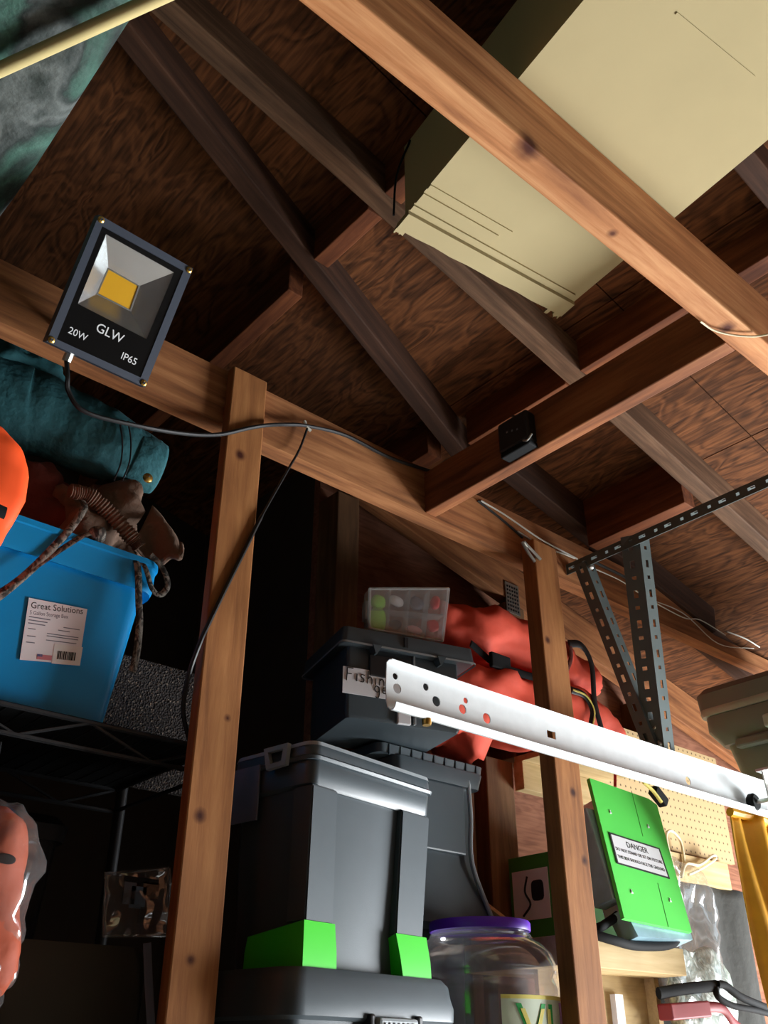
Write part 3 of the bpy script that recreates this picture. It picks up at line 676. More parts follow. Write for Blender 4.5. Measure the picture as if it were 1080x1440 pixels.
for k, (pts, r, m, lab) in enumerate((
        ([(676, 704), (710, 724), (760, 758), (812, 786)], 0.0022, 'wire_bare', 'shiny wire strung along the wall beam near the slotted hanger'),
        ([(728, 747), (742, 756), (762, 769), (790, 778), (808, 785)], 0.0024, 'wire_bare', 'bright bent wire beside the top of the rear post'),
        ([(672, 704), (705, 730), (735, 756)], 0.0030, 'cable_black', 'black cable crossing the wall beam beyond the tie beam'),
        ([(812, 790), (870, 815), (905, 838), (960, 868), (985, 872), (1020, 893)], 0.0016, 'wire_bare', 'thin wavy wire along the beam past the hanger'),
        ([(1022, 888), (1048, 898), (1068, 910)], 0.0022, 'wire_bare', 'short bright wire end at the far beam'),
        ([(900, 838), (960, 862), (1010, 905), (1060, 912)], 0.0014, 'wire_bare', 'second thin wire drooping along the far beam'),
        ([(835, 790), (880, 812), (915, 830)], 0.0045, 'cable_black', 'thick dark cable behind the slotted hanger'))):
    tag(obj('wire', tube(atp(pts, Y=1.327 if k < 3 else 1.3145), r), m, smooth=True), lab, 'wire', 'wires along the wall beam')
pk = thing('hook_pair', 'two small screw hooks at the top of the rear post', 'hook', at(752, 788, Y=1.286))
for (dx) in (0, 8): obj('hook', tube(atp([(734 + dx * 0.3, 762), (742 + dx, 776), (752 + dx, 790 - dx * 0.4)], Y=1.283), 0.0042), 'steel', pk, True)

dv = thing('black_sensor', 'small black device screwed to the dark tie beam', 'device', (1.262, 1.027, 2.50))
obj('case', box((1.248, 0.985, 2.512), (1.279, 1.068, 2.588), 0.006), 'black_plastic', dv)
obj('base', box((1.250, 0.986, 2.501), (1.279, 1.066, 2.512), 0.003), 'rubber_black', dv)
obj('clip', tube([(1.243, 0.995, 2.507), (1.240, 0.982, 2.50), (1.244, 0.972, 2.512)], 0.0022), 'steel', dv)
for k in range(3): obj('indicator', box((1.2465, 1.01 + 0.014 * k, 2.545 + 0.004 * k), (1.249, 1.014 + 0.014 * k, 2.549 + 0.004 * k)), 'ink_grey', dv)
obj('lead', tube([(1.262, 1.02, 2.585), (1.265, 1.03, 2.60), (1.275, 1.045, 2.612)], 0.002), 'cable_black', dv)

# ---------------------------------------------------------------- centre: black totes, fishing box, organiser, jar
deck = thing('plywood_shelf', 'plywood shelf under the stacked totes between the two posts', 'shelf', (1.25, 1.5, 1.17))
obj('board', box((0.845, 1.20, 1.192), (1.605, 1.775, 1.211)), 'pine_ply', deck)
obj('board', box((1.607, 1.34, 1.192), (1.745, 1.775, 1.211)), 'pine_ply', deck)
for x in (0.86, 1.70): obj('leg', box((x, 1.64, 0), (x + 0.04, 1.68, 1.192)), 'pine_z', deck)

TA = R(9.5)
def front_tote():
    t = thing('storage_tote', 'black lidded tote with bright green corner feet, on another tote', 'tote', (0.9306, 1.26, 1.526), TA)
    t.matrix_basis = t.matrix_basis @ Matrix.Scale(0.90, 4)
    D = 0.22; z = lambda v: v - 1.540
    L = lambda *lv: loft([(c, d_ + 0.0, w, dd, r, z(h)) for (c, d_, w, dd, r, h) in lv])
    cx, cy = 0.187, D / 2
    body_ = obj('body', L((cx - 0.017, cy, 0.315, D - 0.045, 0.02, 1.541), (cx - 0.012, cy, 0.335, D - 0.03, 0.02, 1.72), (cx - 0.005, cy, 0.345, D - 0.022, 0.02, 1.862)), 'tote_plastic', t, True, world=False)
    obj('rim_band', L((cx - 0.003, cy, 0.350, D - 0.012, 0.02, 1.846), (cx - 0.002, cy, 0.368, D - 0.004, 0.02, 1.852), (cx, cy, 0.372, D, 0.02, 1.894), (cx, cy, 0.366, D - 0.004, 0.02, 1.898)), 'tote_plastic', t, True, world=False)
    lid = obj('lid', L((cx, cy, 0.382, D + 0.01, 0.022, 1.896), (cx, cy, 0.386, D + 0.014, 0.022, 1.902), (cx, cy, 0.378, D + 0.006, 0.024, 1.906), (cx, cy, 0.376, D + 0.004, 0.024, 1.924), (cx, cy, 0.366, D - 0.006, 0.024, 1.931), (cx, cy, 0.33, D - 0.03, 0.024, 1.929)), 'tote_plastic', t, True, world=False)
    sub('lid_edge', loft([(cx, cy, 0.379, D + 0.007, 0.024, z(1.9235)), (cx, cy, 0.374, D + 0.002, 0.024, z(1.9315)), (cx, cy, 0.364, D - 0.008, 0.024, z(1.9325))], False, False), 'tote_edge', lid, True)
    # raised corner columns on the front and the green feet beneath them
    for (x0, x1, x0b, x1b) in ((0.002, 0.073, 0.0, 0.074), (0.269, 0.362, 0.250, 0.335)):
        bmc = bmesh.new(); q = []
        for (zz, a_, b_, f) in ((1.612, x0b, x1b, 0.002), (1.848, x0, x1, -0.002)):
            q += [bmc.verts.new((a_, f, z(zz))), bmc.verts.new((b_, f, z(zz))), bmc.verts.new((b_, 0.05, z(zz))), bmc.verts.new((a_, 0.05, z(zz)))]
        bmc.faces.new(q[:4]); bmc.faces.new(q[4:])
        for j in range(4): bmc.faces.new((q[j], q[(j + 1) % 4], q[4 + (j + 1) % 4], q[4 + j]))
        bmesh.ops.bevel(bmc, geom=list(bmc.edges), offset=0.003, segments=2, affect='EDGES')
        obj('corner_column', bmc, 'tote_plastic', t, True, world=False)
    for (x0, x1, y1, s_) in ((-0.004, 0.075, 0.14, 0), (0.248, 0.343, 0.05, 1)):
        bmc = bmesh.new(); q = []
        for (zz, grow) in ((1.5405, 0.006), (1.57, 0.005), (1.614, 0.0)):
            xa = x0 - (grow if s_ == 0 else -0.012 * (1.614 - zz) / 0.07); q.append([bmc.verts.new((xa, -grow, z(zz))), bmc.verts.new((x1 + (grow if s_ else 0), -grow, z(zz))), bmc.verts.new((x1 + (grow if s_ else 0), 0.035, z(zz))), bmc.verts.new((x0 + 0.02, y1 if s_ == 0 else 0.035, z(zz if zz < 1.6 else 1.60))), bmc.verts.new((xa, y1, z(zz if zz < 1.6 else 1.596)))])
        for a_, b_ in zip(q, q[1:]):
            for j in range(5): bmc.faces.new((a_[j], a_[(j + 1) % 5], b_[(j + 1) % 5], b_[j]))
        bmc.faces.new(q[0][::-1]); bmc.faces.new(q[-1])
        obj('corner_foot', bmc, 'green_plastic', t, True, world=False)
    hd = obj('side_latch', ring_plate([(0.052, 1.931), (0.118, 1.931), (0.108, 1.888), (0.056, 1.890)], [(0.064, 1.922), (0.106, 1.922), (0.098, 1.898), (0.068, 1.899)], 0.0, 0.010), 'tote_edge', t, world=False)
    for v in hd.data.vertices: v.co = V(-0.006 - v.co.z, v.co.x, z(v.co.y))
    obj('note', box((-0.0085, 0.135, z(1.80)), (-0.0045, 0.205, z(1.905))), 'ink_grey', t, world=False)
    return t
front_tote()
lt = thing('storage_tote', 'bottom black tote of the stack, its rounded lid under the green-footed tote', 'tote', (0.8865, 1.2348, 1.211), TA); lt.matrix_basis = lt.matrix_basis @ Matrix.Scale(0.90, 4)
zz = lambda v: v - 1.190
obj('body', loft([(0.235, 0.125, 0.42, 0.22, 0.03, 0.0), (0.235, 0.125, 0.455, 0.235, 0.03, zz(1.462))]), 'tote_plastic', lt, True, world=False)
obj('lid', loft([(0.235, 0.125, 0.462, 0.245, 0.035, zz(1.462)), (0.235, 0.125, 0.476, 0.258, 0.04, zz(1.468)), (0.235, 0.125, 0.478, 0.260, 0.04, zz(1.490)), (0.235, 0.125, 0.470, 0.252, 0.04, zz(1.506)), (0.235, 0.125, 0.464, 0.246, 0.04, zz(1.528)), (0.235, 0.125, 0.44, 0.23, 0.04, zz(1.5405))]), 'tote_plastic', lt, True, world=False)
o = obj('latch', box((0.205, -0.022, zz(1.405)), (0.315, 0.006, zz(1.470)), 0.006), 'tote_edge', lt, world=False)
bm = bmesh.new()
for k in range(7): add_box(bm, (0.216 + 0.013 * k, -0.0245, zz(1.412)), (0.222 + 0.013 * k, -0.020, zz(1.462)), 0.001)
sub('grip_rib', bm, 'tote_edge', o)
for x in (0.19, 0.324): obj('latch_hinge', box((x, -0.014, zz(1.40)), (x + 0.014, 0.006, zz(1.475)), 0.004), 'black_plastic', lt, world=False)

rt = thing('storage_tote', 'tall black tote with a ribbed lid standing behind the green-footed tote', 'tote', (1.53, 1.66, 1.62))
def rl(*lv): return loft([(cx, cy, w, d, 0.018, z) for (cx, cy, w, d, z) in lv])
obj('body', rl((1.545, 1.665, 0.285, 0.21, 1.662), (1.545, 1.665, 0.285, 0.21, 1.70), (1.52, 1.67, 0.245, 0.20, 1.79), (1.52, 1.67, 0.25, 0.20, 1.985)), 'tote_plastic', rt, True)
obj('side_frame', tube(atp([(658, 1098), (662, 1150), (664, 1215), (692, 1292)], Y=1.556), 0.0055, seg=8, k=4), 'tote_edge', rt, True)
obj('recess_panel', box((1.405, 1.5565, 1.81), (1.60, 1.572, 1.965), 0.004), 'tote_plastic', rt)
obj('band', rl((1.52, 1.66, 0.27, 0.214, 1.965), (1.52, 1.66, 0.29, 0.222, 2.0), (1.52, 1.66, 0.285, 0.22, 2.003)), 'tote_plastic', rt, True)
ld = obj('lid', rl((1.50, 1.662, 0.335, 0.214, 2.002), (1.50, 1.662, 0.342, 0.218, 2.022), (1.50, 1.662, 0.32, 0.20, 2.0275)), 'tote_plastic', rt, True)
for k in range(9): obj('lid_rib', box((1.36 + 0.035 * k, 1.5515, 1.998), (1.364 + 0.035 * k, 1.556, 2.022)), 'tote_plastic', rt)
tag(obj('storage_tote', rl((1.535, 1.7135, 0.30, 0.10, 1.211), (1.535, 1.7135, 0.32, 0.105, 1.64), (1.535, 1.7135, 0.32, 0.105, 1.662)), 'tote_plastic', smooth=True), 'dark tote seen through the clear jar, under the ribbed one', 'tote')

FA = R(-16)
fb = thing('tackle_box', 'grey box with a handwritten Fishing note, on top of the totes', 'box', (1.178, 1.48, 2.0275), FA)
fz = lambda v: v - 2.0275
bodyf = obj('body', loft([(0.137, 0.108, 0.268, 0.205, 0.008, fz(2.028)), (0.137, 0.11, 0.276, 0.215, 0.008, fz(2.036)), (0.138, 0.11, 0.276, 0.216, 0.008, fz(2.20))]), 'tote_plastic', fb, True, world=False)
obj('lid', loft([(0.145, 0.107, 0.325, 0.245, 0.012, fz(2.188)), (0.145, 0.107, 0.332, 0.25, 0.012, fz(2.192)), (0.145, 0.107, 0.325, 0.245, 0.012, fz(2.226)), (0.145, 0.11, 0.29, 0.215, 0.012, fz(2.232))]), 'tote_plastic', fb, True, world=False)
obj('lid_lip', loft([(0.145, 0.107, 0.338, 0.256, 0.012, fz(2.1865)), (0.145, 0.107, 0.338, 0.256, 0.012, fz(2.191))], False, False), 'tote_edge', fb, True, world=False)
for x in (0.06, 0.22): obj('lid_rib', xf(taper_box(0.004, 0.02, 0.022, 0.03, fz(2.172), fz(2.19)), Matrix.Translation((x, -0.010, 0))), 'tote_plastic', fb, world=False)
obj('latch_slot', box((0.128, -0.0205, fz(2.198)), (0.137, -0.016, fz(2.222))), 'ink', fb, world=False)
obj('handle_recess', box((0.05, -0.006, fz(2.125)), (0.15, 0.004, fz(2.175)), 0.002), 'black_plastic', fb, world=False)
obj('foot_tab', box((0.118, -0.004, fz(2.028)), (0.15, 0.006, fz(2.056)), 0.002), 'paper', fb, world=False)
obj('body_seam', box((0.158, -0.0045, fz(2.03)), (0.162, 0.004, fz(2.19))), 'tote_edge', fb, world=False)
nt_ = obj('paper_note', box((-0.012, -0.0035, fz(2.078)), (0.135, -0.0008, fz(2.137))), 'paper', fb, world=False)
def strokes(letters, x0, z0, s):
    bms = []
    for st_ in letters: bms.append(tube([V(x0 + x * s, -0.0042, z0 + y * s) for x, y in st_], 0.0011, k=4, seg=6))
    return merge(*bms)
word = [[(0, 0), (0.05, 0.5), (0.06, 1)], [(0.06, 1), (0.35, 1.02), (0.55, 1.0)], [(0.03, 0.55), (0.3, 0.55), (0.42, 0.56)],
        [(0.85, 0.05), (0.86, 0.4), (0.87, 0.6)], [(1.5, 0.6), (1.25, 0.62), (1.2, 0.45), (1.42, 0.3), (1.4, 0.08), (1.15, 0.05)],
        [(1.75, 0.0), (1.77, 0.5), (1.8, 1.0)], [(1.77, 0.35), (1.95, 0.55), (2.1, 0.4), (2.12, 0.0)], [(2.42, 0.0), (2.44, 0.3), (2.45, 0.5)],
        [(2.75, 0.0), (2.77, 0.5)], [(2.77, 0.35), (2.95, 0.52), (3.1, 0.35), (3.12, 0)], [(3.75, 0.45), (3.5, 0.5), (3.42, 0.2), (3.6, 0.02), (3.78, 0.2), (3.78, 0.45)], [(3.78, 0.4), (3.8, -0.2), (3.65, -0.5), (3.42, -0.4)]]
sub('handwriting', strokes(word, -0.004, fz(2.106), 0.0285), 'ink', nt_, True)
word2 = [[(0.5, 0.6), (0.2, 0.7), (0.05, 0.4), (0.2, 0.1), (0.5, 0.2), (0.5, 0.6)], [(0.5, 0.6), (0.55, 0), (0.4, -0.5), (0.1, -0.4)], [(0.9, 0.3), (1.3, 0.35), (1.2, 0.65), (0.95, 0.55), (0.95, 0.1), (1.3, 0.05)], [(1.7, 0), (1.7, 0.6)], [(1.65, 0.3), (1.9, 0.6), (2.05, 0.55)]]
sub('handwriting', strokes(word2, 0.062, fz(2.088), 0.022), 'ink', nt_, True)

# clear organiser leaning on the lid
og = thing('tackle_organizer', 'clear divided plastic case of fishing lures standing on the grey box', 'organizer', (1.32, 1.45, 2.232))
no_ = V(-0.30, -0.95, 0.0); po = V(1.22, 1.475, 2.232)
oc = [at(*q, n=no_, p=po) for q in ((525, 829), (631, 828), (622, 902), (519, 884))]
ox = (oc[1] - oc[0]); OM = frame(oc[3], oc[2] - oc[3], oc[0] - oc[3]); OI = OM.inverted(); ol = [OI @ q for q in oc]
Wd, Hd = ol[2].x, ol[0].y; tr = ol[1]
obj('case', xf(prism([V(0, 0, 0), V(Wd, 0, 0), V(tr.x, tr.y, 0), V(0, Hd, 0)], -0.032, (0, 0, 1)), OM), 'milky_plastic', og)
obj('rim', xf(merge(*[tube([a_, b_], 0.0032, k=0, seg=8) for a_, b_ in ((V(0, 0, 0.001), V(Wd, 0, 0.001)), (V(Wd, 0, 0.001), V(tr.x, tr.y, 0.001)), (V(tr.x, tr.y, 0.001), V(0, Hd, 0.001)), (V(0, Hd, 0.001), V(0, 0, 0.001)))]), OM), 'milky_plastic', og)
def obl(s_, t_, z=0.0): b0 = V(0, 0, 0).lerp(V(Wd, 0, 0), s_); t0 = V(0, Hd, 0).lerp(V(tr.x, tr.y, 0), s_); q = b0.lerp(t0, t_); return V(q.x, q.y, z)
for s_ in (0.25, 0.5, 0.75): obj('divider', xf(prism([obl(s_, 0.03), obl(s_ + 0.012, 0.03), obl(s_ + 0.012, 0.97), obl(s_, 0.97)], -0.028, (0, 0, 1)), OM), 'milky_plastic', og)
obj('divider', xf(prism([obl(0.03, 0.47), obl(0.97, 0.47), obl(0.97, 0.50), obl(0.03, 0.50)], -0.028, (0, 0, 1)), OM), 'milky_plastic', og)
obj('hinge_tab', xf(prism([V(-0.008, Hd * 0.25, -0.004), V(0, Hd * 0.25, -0.004), V(0, Hd * 0.7, -0.004), V(-0.008, Hd * 0.7, -0.004)], -0.02, (0, 0, 1)), OM), 'milky_plastic', og)
for k, (s_, t_, m, hx_, hy_) in enumerate(((0.13, 0.30, 'lime_lure', 0.022, 0.030), (0.13, 0.70, 'lime_lure', 0.018, 0.018), (0.36, 0.22, 'rubber_black', 0.016, 0.012), (0.62, 0.16, 'pink_lure', 0.020, 0.010), (0.86, 0.28, 'red_lure', 0.016, 0.016), (0.86, 0.74, 'red_lure', 0.012, 0.018), (0.62, 0.72, 'ink_grey', 0.018, 0.018), (0.36, 0.74, 'paper', 0.018, 0.014))):
    q = obl(s_, t_, -0.008); w_ = blob((0, 0, 0), (hx_, hy_, 0.006), 0.9, 0.9, 0.004, 60, k, 14, 8); xf(w_, OM @ Matrix.Translation(q)); obj('lure', w_, m, og, True)

# clear jar with purple lid
jr = thing('plastic_jar', 'big clear snack jar with a purple lid and yellow label', 'jar', (1.556, 1.486, 1.211))
prof = [(0.10, 0.0), (0.150, 0.004), (0.160, 0.02), (0.161, 0.10), (0.161, 0.318), (0.157, 0.330), (0.1525, 0.338), (0.156, 0.348), (0.155, 0.362), (0.146, 0.385), (0.130, 0.402), (0.112, 0.412), (0.1035, 0.420), (0.1025, 0.434), (0.101, 0.444)]
obj('body', lathe(prof, 64), 'jar_plastic', jr, 'all', world=False)
obj('lid', lathe([(0.104, 0.428), (0.1065, 0.428), (0.1075, 0.431), (0.1075, 0.443), (0.105, 0.4475), (0.01, 0.448)], 56), 'purple_lid', jr, True, world=False)
obj('neck_ring', lathe([(0.103, 0.415), (0.107, 0.417), (0.107, 0.421), (0.103, 0.423)], 56), 'jar_plastic', jr, True, world=False)
def wrap(r, a0, a1, z0, z1, n=14):
    return sheet(lambda s, t: V(r * math.cos(R(a0 + (a1 - a0) * s)), r * math.sin(R(a0 + (a1 - a0) * s)), z0 + (z1 - z0) * t), n, 1)
aim = math.degrees(math.atan2(-1.486, -1.556)); RJ = 0.1616
lb = obj('label', wrap(RJ, aim + 12, aim + 150, 0.06, 0.303, 40), 'label_pale', jr, True, world=False)
sub('label_stripe', wrap(RJ + 0.0004, aim + 12, aim + 150, 0.296, 0.303, 40), 'label_yellow', lb, True)
sub('label_stripe', wrap(RJ + 0.0004, aim + 66, aim + 150, 0.19, 0.292, 20), 'label_purple', lb, True)
sub('label_stripe', wrap(RJ + 0.0005, aim + 20, aim + 66, 0.06, 0.215, 20), 'label_yellow', lb, True)
for (txt, sz, mt, rr, off) in (('VI', 0.118, 'label_green', RJ + 0.001, 0.0), ('VI', 0.096, 'label_yellow', RJ + 0.0016, 0.0)):
    b = text_bm(txt, sz, 0.0002); bmesh.ops.subdivide_edges(b, edges=b.edges, cuts=2)
    if mt == 'label_green':
        pass
    for v in b.verts:
        a_ = R(aim + 40) + v.co.x / RJ; v.co = V((rr + v.co.z) * math.cos(a_), (rr + v.co.z) * math.sin(a_), 0.243 + v.co.y)
    sub('lettering', b, mt, lb)

# orange dry bags on the rear shelf
sh = thing('storage_shelf', 'pale wooden shelf carrying the orange bags behind the door track', 'shelf', (2.1, 1.60, 2.10))
obj('board', box((1.935, 1.47, 2.112), (2.295, 1.685, 2.128)), 'pine_x', sh)
obj('ledger', box((1.932, 1.655, 2.035), (2.295, 1.6875, 2.112), 0.002), 'pine_x', sh)
def drybag(label, c, half, tilt_, seed, name='dry_bag'):
    t = thing(name, label, 'bag', (c[0], c[1], c[2] - half[2]), 0, 'orange dry bags')
    b = blob((0, 0, 0), half, 0.75, 0.62, 0.034, 10.0, seed, 80, 40, 0.010)
    for v in b.verts:
        s_ = v.co.x / half[0]
        if s_ > 0.5: v.co.z *= 1 - 0.45 * (s_ - 0.5) / 0.5
        v.co.z -= 0.012 * max(0, s_) ** 2
    xf(b, Matrix.Translation(c) @ Matrix.Rotation(tilt_, 4, 'Y'))
    for v in b.verts:
        if v.co.z < 2.245: v.co.x = max(v.co.x, 1.4815 + 0.2868 * (v.co.y - 1.3929))
        if c[2] < 2.3:                                    # the lower bag sags off the shelf end onto the tall tote
            k_ = min(1.0, max(0.0, (1.73 - v.co.x) / 0.10)) * min(1.0, max(0.0, (v.co.y - 1.50) / 0.05)); k_ = k_ * k_ * (3 - 2 * k_)
            if v.co.z < c[2]: v.co.z = c[2] + (v.co.z - c[2]) * (1 + 1.5 * k_)
            v.co.z = max(v.co.z, 2.1272 if v.co.x > 1.92 else 2.0268)
        v.co.y = min(v.co.y, 1.6795)
    obj('sack', b, 'orange_fabric', t, 'all'); return t
b1 = drybag('upper orange bag with a dark buckled strap, folded end up', (1.835, 1.575, 2.365), (0.335, 0.10, 0.075), R(2), 2.2)
b2 = drybag('lower orange bag squashed under the other orange bag', (1.865, 1.565, 2.205), (0.355, 0.115, 0.075), R(0), 6.7)
obj('strap', tube(atp([(662, 905), (700, 935), (760, 955), (800, 962)], Y=1.475), 0.011, flat=0.3, up=(0, 0, 1)), 'rubber_black', b1, True)
obj('buckle', box(at(690, 935, Y=1.465) - V(0.0, 0.006, 0.004), at(716, 932, Y=1.465) + V(0.0, 0.006, 0.012), 0.003), 'rubber_black', b1)
obj('carry_strap', tube(atp([(800, 905), (818, 908), (832, 935), (836, 985), (846, 1026)], Y=1.455), 0.011, flat=0.35, up=(1, 0, 0)), 'black_plastic', b1, True)
obj('carry_strap', tube(atp([(802, 906), (803, 925), (797, 942)], Y=1.455), 0.008, flat=0.35, up=(1, 0, 0)), 'maroon_cloth', b1, True)
obj('carry_strap', tube(atp([(803, 970), (822, 978), (833, 1000), (830, 1024)], Y=1.45), 0.010, flat=0.35, up=(1, 0, 0)), 'black_plastic', b2, True)
obj('strap_stripe', tube(atp([(806, 970), (825, 979), (836, 1000), (833, 1024)], Y=1.444), 0.003, flat=0.5, up=(1, 0, 0)), 'label_yellow', b2, True)

# ---------------------------------------------------------------- right: shelf with green work light and carton
s2 = thing('wall_shelf', 'pale pine shelf under the green carton and work light', 'shelf', (2.0, 1.55, 1.60))
obj('board', box((1.71, 1.388, 1.580), (2.16, 1.686, 1.639), 0.002), 'pine_x', s2)
obj('end_wedge', prism([V(1.735, 1.686, 1.638), V(1.735, 1.50, 1.638), V(1.735, 1.686, 1.76)], 0.02, (1, 0, 0)), 'pine_x', s2)
obj('back_panel', box((1.75, 1.50, 1.10), (2.16, 1.512, 1.581)), 'pine_ply', s2)
obj('side_panel', box((2.143, 1.471, 1.10), (2.16, 1.686, 1.581)), 'pine_ply', s2)
for x in (1.885, 2.0): obj('slat', box((x, 1.485, 1.10), (x + (0.012 if x < 1.95 else 0.03), 1.501, 1.535 if x < 1.95 else 1.54)), 'paper', s2)
ct = thing('carton', 'green carton printed with a tool photo, behind the post on the pine shelf', 'box', (2.05, 1.60, 1.652))
obj('box', box((1.868, 1.535, 1.639), (2.15, 1.672, 1.85), 0.002), 'carton_green', ct)
pn = obj('photo_panel', box((1.8655, 1.545, 1.70), (1.8685, 1.66, 1.815)), 'paper', ct)
b = merge(blob((1.8655, 1.58, 1.765), (0.002, 0.020, 0.024), 0.5, 0.5, 0, nu=16, nv=8), tube([(1.8655, 1.61, 1.80), (1.8655, 1.62, 1.765), (1.8655, 1.605, 1.735), (1.8655, 1.63, 1.71)], 0.004, flat=0.6))
subw('tool_print', b, 'ink', pn)
nG = V(0, -0.967, 0.256); pG = at(830, 1095, Y=1.435)
gc = [at(*q, n=nG, p=pG) for q in ((829, 1094), (912, 1123), (924, 1132), (973, 1311), (878, 1291))]
GM = frame(gc[4], gc[3] - gc[4], gc[0] - gc[4]); GI = GM.inverted()
wl = thing('work_light', 'green backed work light with a white danger sticker, tilted on a black tube stand', 'work light', (gc[4].x + 0.1, gc[4].y, 1.652))
obj('back_plate', prism(gc, 0.010, -nG), 'green_board', wl)
def gp(px, py, o=0.0): q = GI @ at(px, py, n=nG, p=pG); return V(q.x, q.y, o)
st4 = [gp(857, 1172), gp(926, 1194), gp(940, 1235), gp(868, 1214)]
sk = obj('danger_sticker', xf(prism([v + V(0, 0, 0.0006) for v in st4], 0.0012, (0, 0, 1)), GM), 'paper', wl)
cc = sum(st4, V(0, 0, 0)) / 4
subw('sticker_border', xf(ring_plate([(cc.x + (v.x - cc.x) * 1.03, cc.y + (v.y - cc.y) * 1.05) for v in st4], [(cc.x + (v.x - cc.x) * 0.975, cc.y + (v.y - cc.y) * 0.95) for v in st4], 0.0008, 0.0022), GM), 'ink', sk)
ang = math.atan2((st4[1] - st4[0]).y, (st4[1] - st4[0]).x)
for (t_, fr, sz) in (('DANGER', 0.24, 0.021), ('DO NOT STAND OR SIT ON FIXTURE', 0.50, 0.0115), ('THIS SIDE SHOULD FACE THE GROUND', 0.76, 0.0115)):
    q = (st4[0].lerp(st4[3], fr) + st4[1].lerp(st4[2], fr)) / 2
    tb = text_bm(t_, sz, 0.0002); wmax = max(v.co.x for v in tb.verts); k_ = min(1.0, 0.47 * (st4[1] - st4[0]).length / wmax)
    for v in tb.verts: v.co.x *= k_
    subw('lettering', xf(tb, GM @ Matrix.Translation((q.x, q.y, 0.0021)) @ Matrix.Rotation(ang, 4, 'Z')), 'ink', sk)
for (px, py) in ((858, 1142), (911, 1162), (888, 1254), (942, 1266)):
    q = gp(px, py); obj('screw', xf(merge(box((-0.0035, -0.0045, 0), (0.0035, -0.001, 0.002)), box((-0.001, -0.001, 0), (0.001, 0.005, 0.002))), GM @ Matrix.Translation(q)), 'paper', wl)
for (a_, b_) in (((888, 1112), (904, 1176)), ((925, 1242), (940, 1304))): obj('seam', xf(tube([gp(*a_), gp(*b_)], 0.0008, k=0, seg=6), GM), 'carton_green', wl)
gw, ghh = (gc[3] - gc[4]).length, (gc[0] - gc[4]).length
obj('lamp_body', xf(box((0.045, 0.03, -0.085), (gw + 0.012, ghh - 0.05, -0.010), 0.006), GM), 'white_paint', wl)
obj('lens', xf(box((0.004, 0.05, -0.075), (0.046, ghh - 0.08, -0.014), 0.004), GM), 'glass_lamp', wl)
obj('stand', tube(atp([(882, 1262), (874, 1282), (852, 1299), (838, 1306)], Y=1.40) + [V(1.83, 1.47, 1.651), V(1.79, 1.44, 1.650), V(1.80, 1.40, 1.6505)] + atp([(862, 1322), (895, 1330), (940, 1329), (955, 1316)], Y=1.374), 0.0105, seg=10), 'rubber_black', wl, True)
obj('base_tray', xf(prism([V(0.05, -0.03, -0.012), V(gw + 0.012, -0.012, -0.012), V(gw + 0.02, 0.03, -0.012), V(0.03, 0.03, -0.012)], -0.05, (0, 0, 1)), GM), 'glass_lamp', wl)
obj('power_lead', tube(atp([(905, 1100), (918, 1112), (930, 1128)], Y=1.50), 0.005), 'label_yellow', wl, True)
obj('power_lead', tube(atp([(865, 1088), (865, 1106)], Y=1.47), 0.004), 'red_lure', wl, True)
obj('plug', xf(box((-0.03, -0.014, -0.014), (0.03, 0.014, 0.014), 0.004), Matrix.Translation(at(926, 1120, Y=1.52)) @ Matrix.Rotation(R(35), 4, 'Y')), 'rubber_black', wl)

pb_ = tag(obj('pegboard', box((2.30, 1.672, 1.965), (2.98, 1.684, 2.315)), 'pegboard'), 'tan perforated board on the rear wall behind the door track', 'pegboard')
tag(obj('ledger_board', box((2.42, 1.652, 1.875), (2.90, 1.6875, 1.955), 0.002), 'pine_x'), 'pale batten on the wall under the pegboard', 'board')
tag(obj('shade_sheet', sheet(lambda u_, v_: V(2.43 + 0.55 * u_, 1.664 + 0.006 * math.sin(u_ * 19 + v_ * 2), 1.878 - 0.62 * v_), 40, 20, 0.003), 'shade_grey', smooth='all'), 'dark grey sheet imitating shade below the pale batten', 'cloth')  # added dark sheet, imitates the shade cast on the wall here
for lab, pts in (('looped cream wire hook on the pegboard', [(947, 1222), (937, 1178), (943, 1168), (954, 1178), (959, 1190), (962, 1215), (956, 1232)]), ('long cream wire hook poking out from the batten', [(958, 1234), (965, 1215), (984, 1216), (1002, 1203), (1006, 1208), (985, 1222), (968, 1230)])):
    tag(obj('wire_hook', tube(atp(pts, Y=1.646 if 'looped' in lab else 1.637), 0.0042), 'wire_cream', smooth=True), lab, 'hook', 'wire hooks on the wall')
pbag = thing('plastic_bag', 'clear plastic bag with a camouflage bundle hanging beside the work light', 'bag', (2.50, 1.60, 1.45))
film = blob((2.475, 1.575, 1.68), (0.155, 0.045, 0.225), 0.8, 0.8, 0.035, 9, 4.4, 48, 36, 0.014)
for v in film.verts:
    h_ = (v.co.z - 1.46) / 0.44; v.co.x = 2.475 + (v.co.x - 2.475) * (1.15 - 0.55 * max(0, min(1, h_))) - 0.0 + 0.05 * (1 - h_)
obj('film', film, 'bag_film', pbag, 'all')
obj('camouflage_cloth', blob((2.51, 1.575, 1.56), (0.15, 0.028, 0.12), 0.8, 0.8, 0.03, 10, 8.8, 40, 24, 0.012), 'camo_print', pbag, 'all')
obj('white_sock', blob((2.42, 1.565, 1.775), (0.030, 0.02, 0.07), 0.8, 0.8, 0.01, 16, 1.8, 24, 16), 'paper', pbag, 'all')
obj('tie', tube([V(2.475, 1.60, 1.89), V(2.50, 1.62, 1.92), V(2.53, 1.648, 1.925)], 0.004), 'bag_film', pbag)
amb = thing('amber_tarp', 'amber yellow folded tarp hanging from the door track', 'tarp', (2.50, 1.27, 1.45))
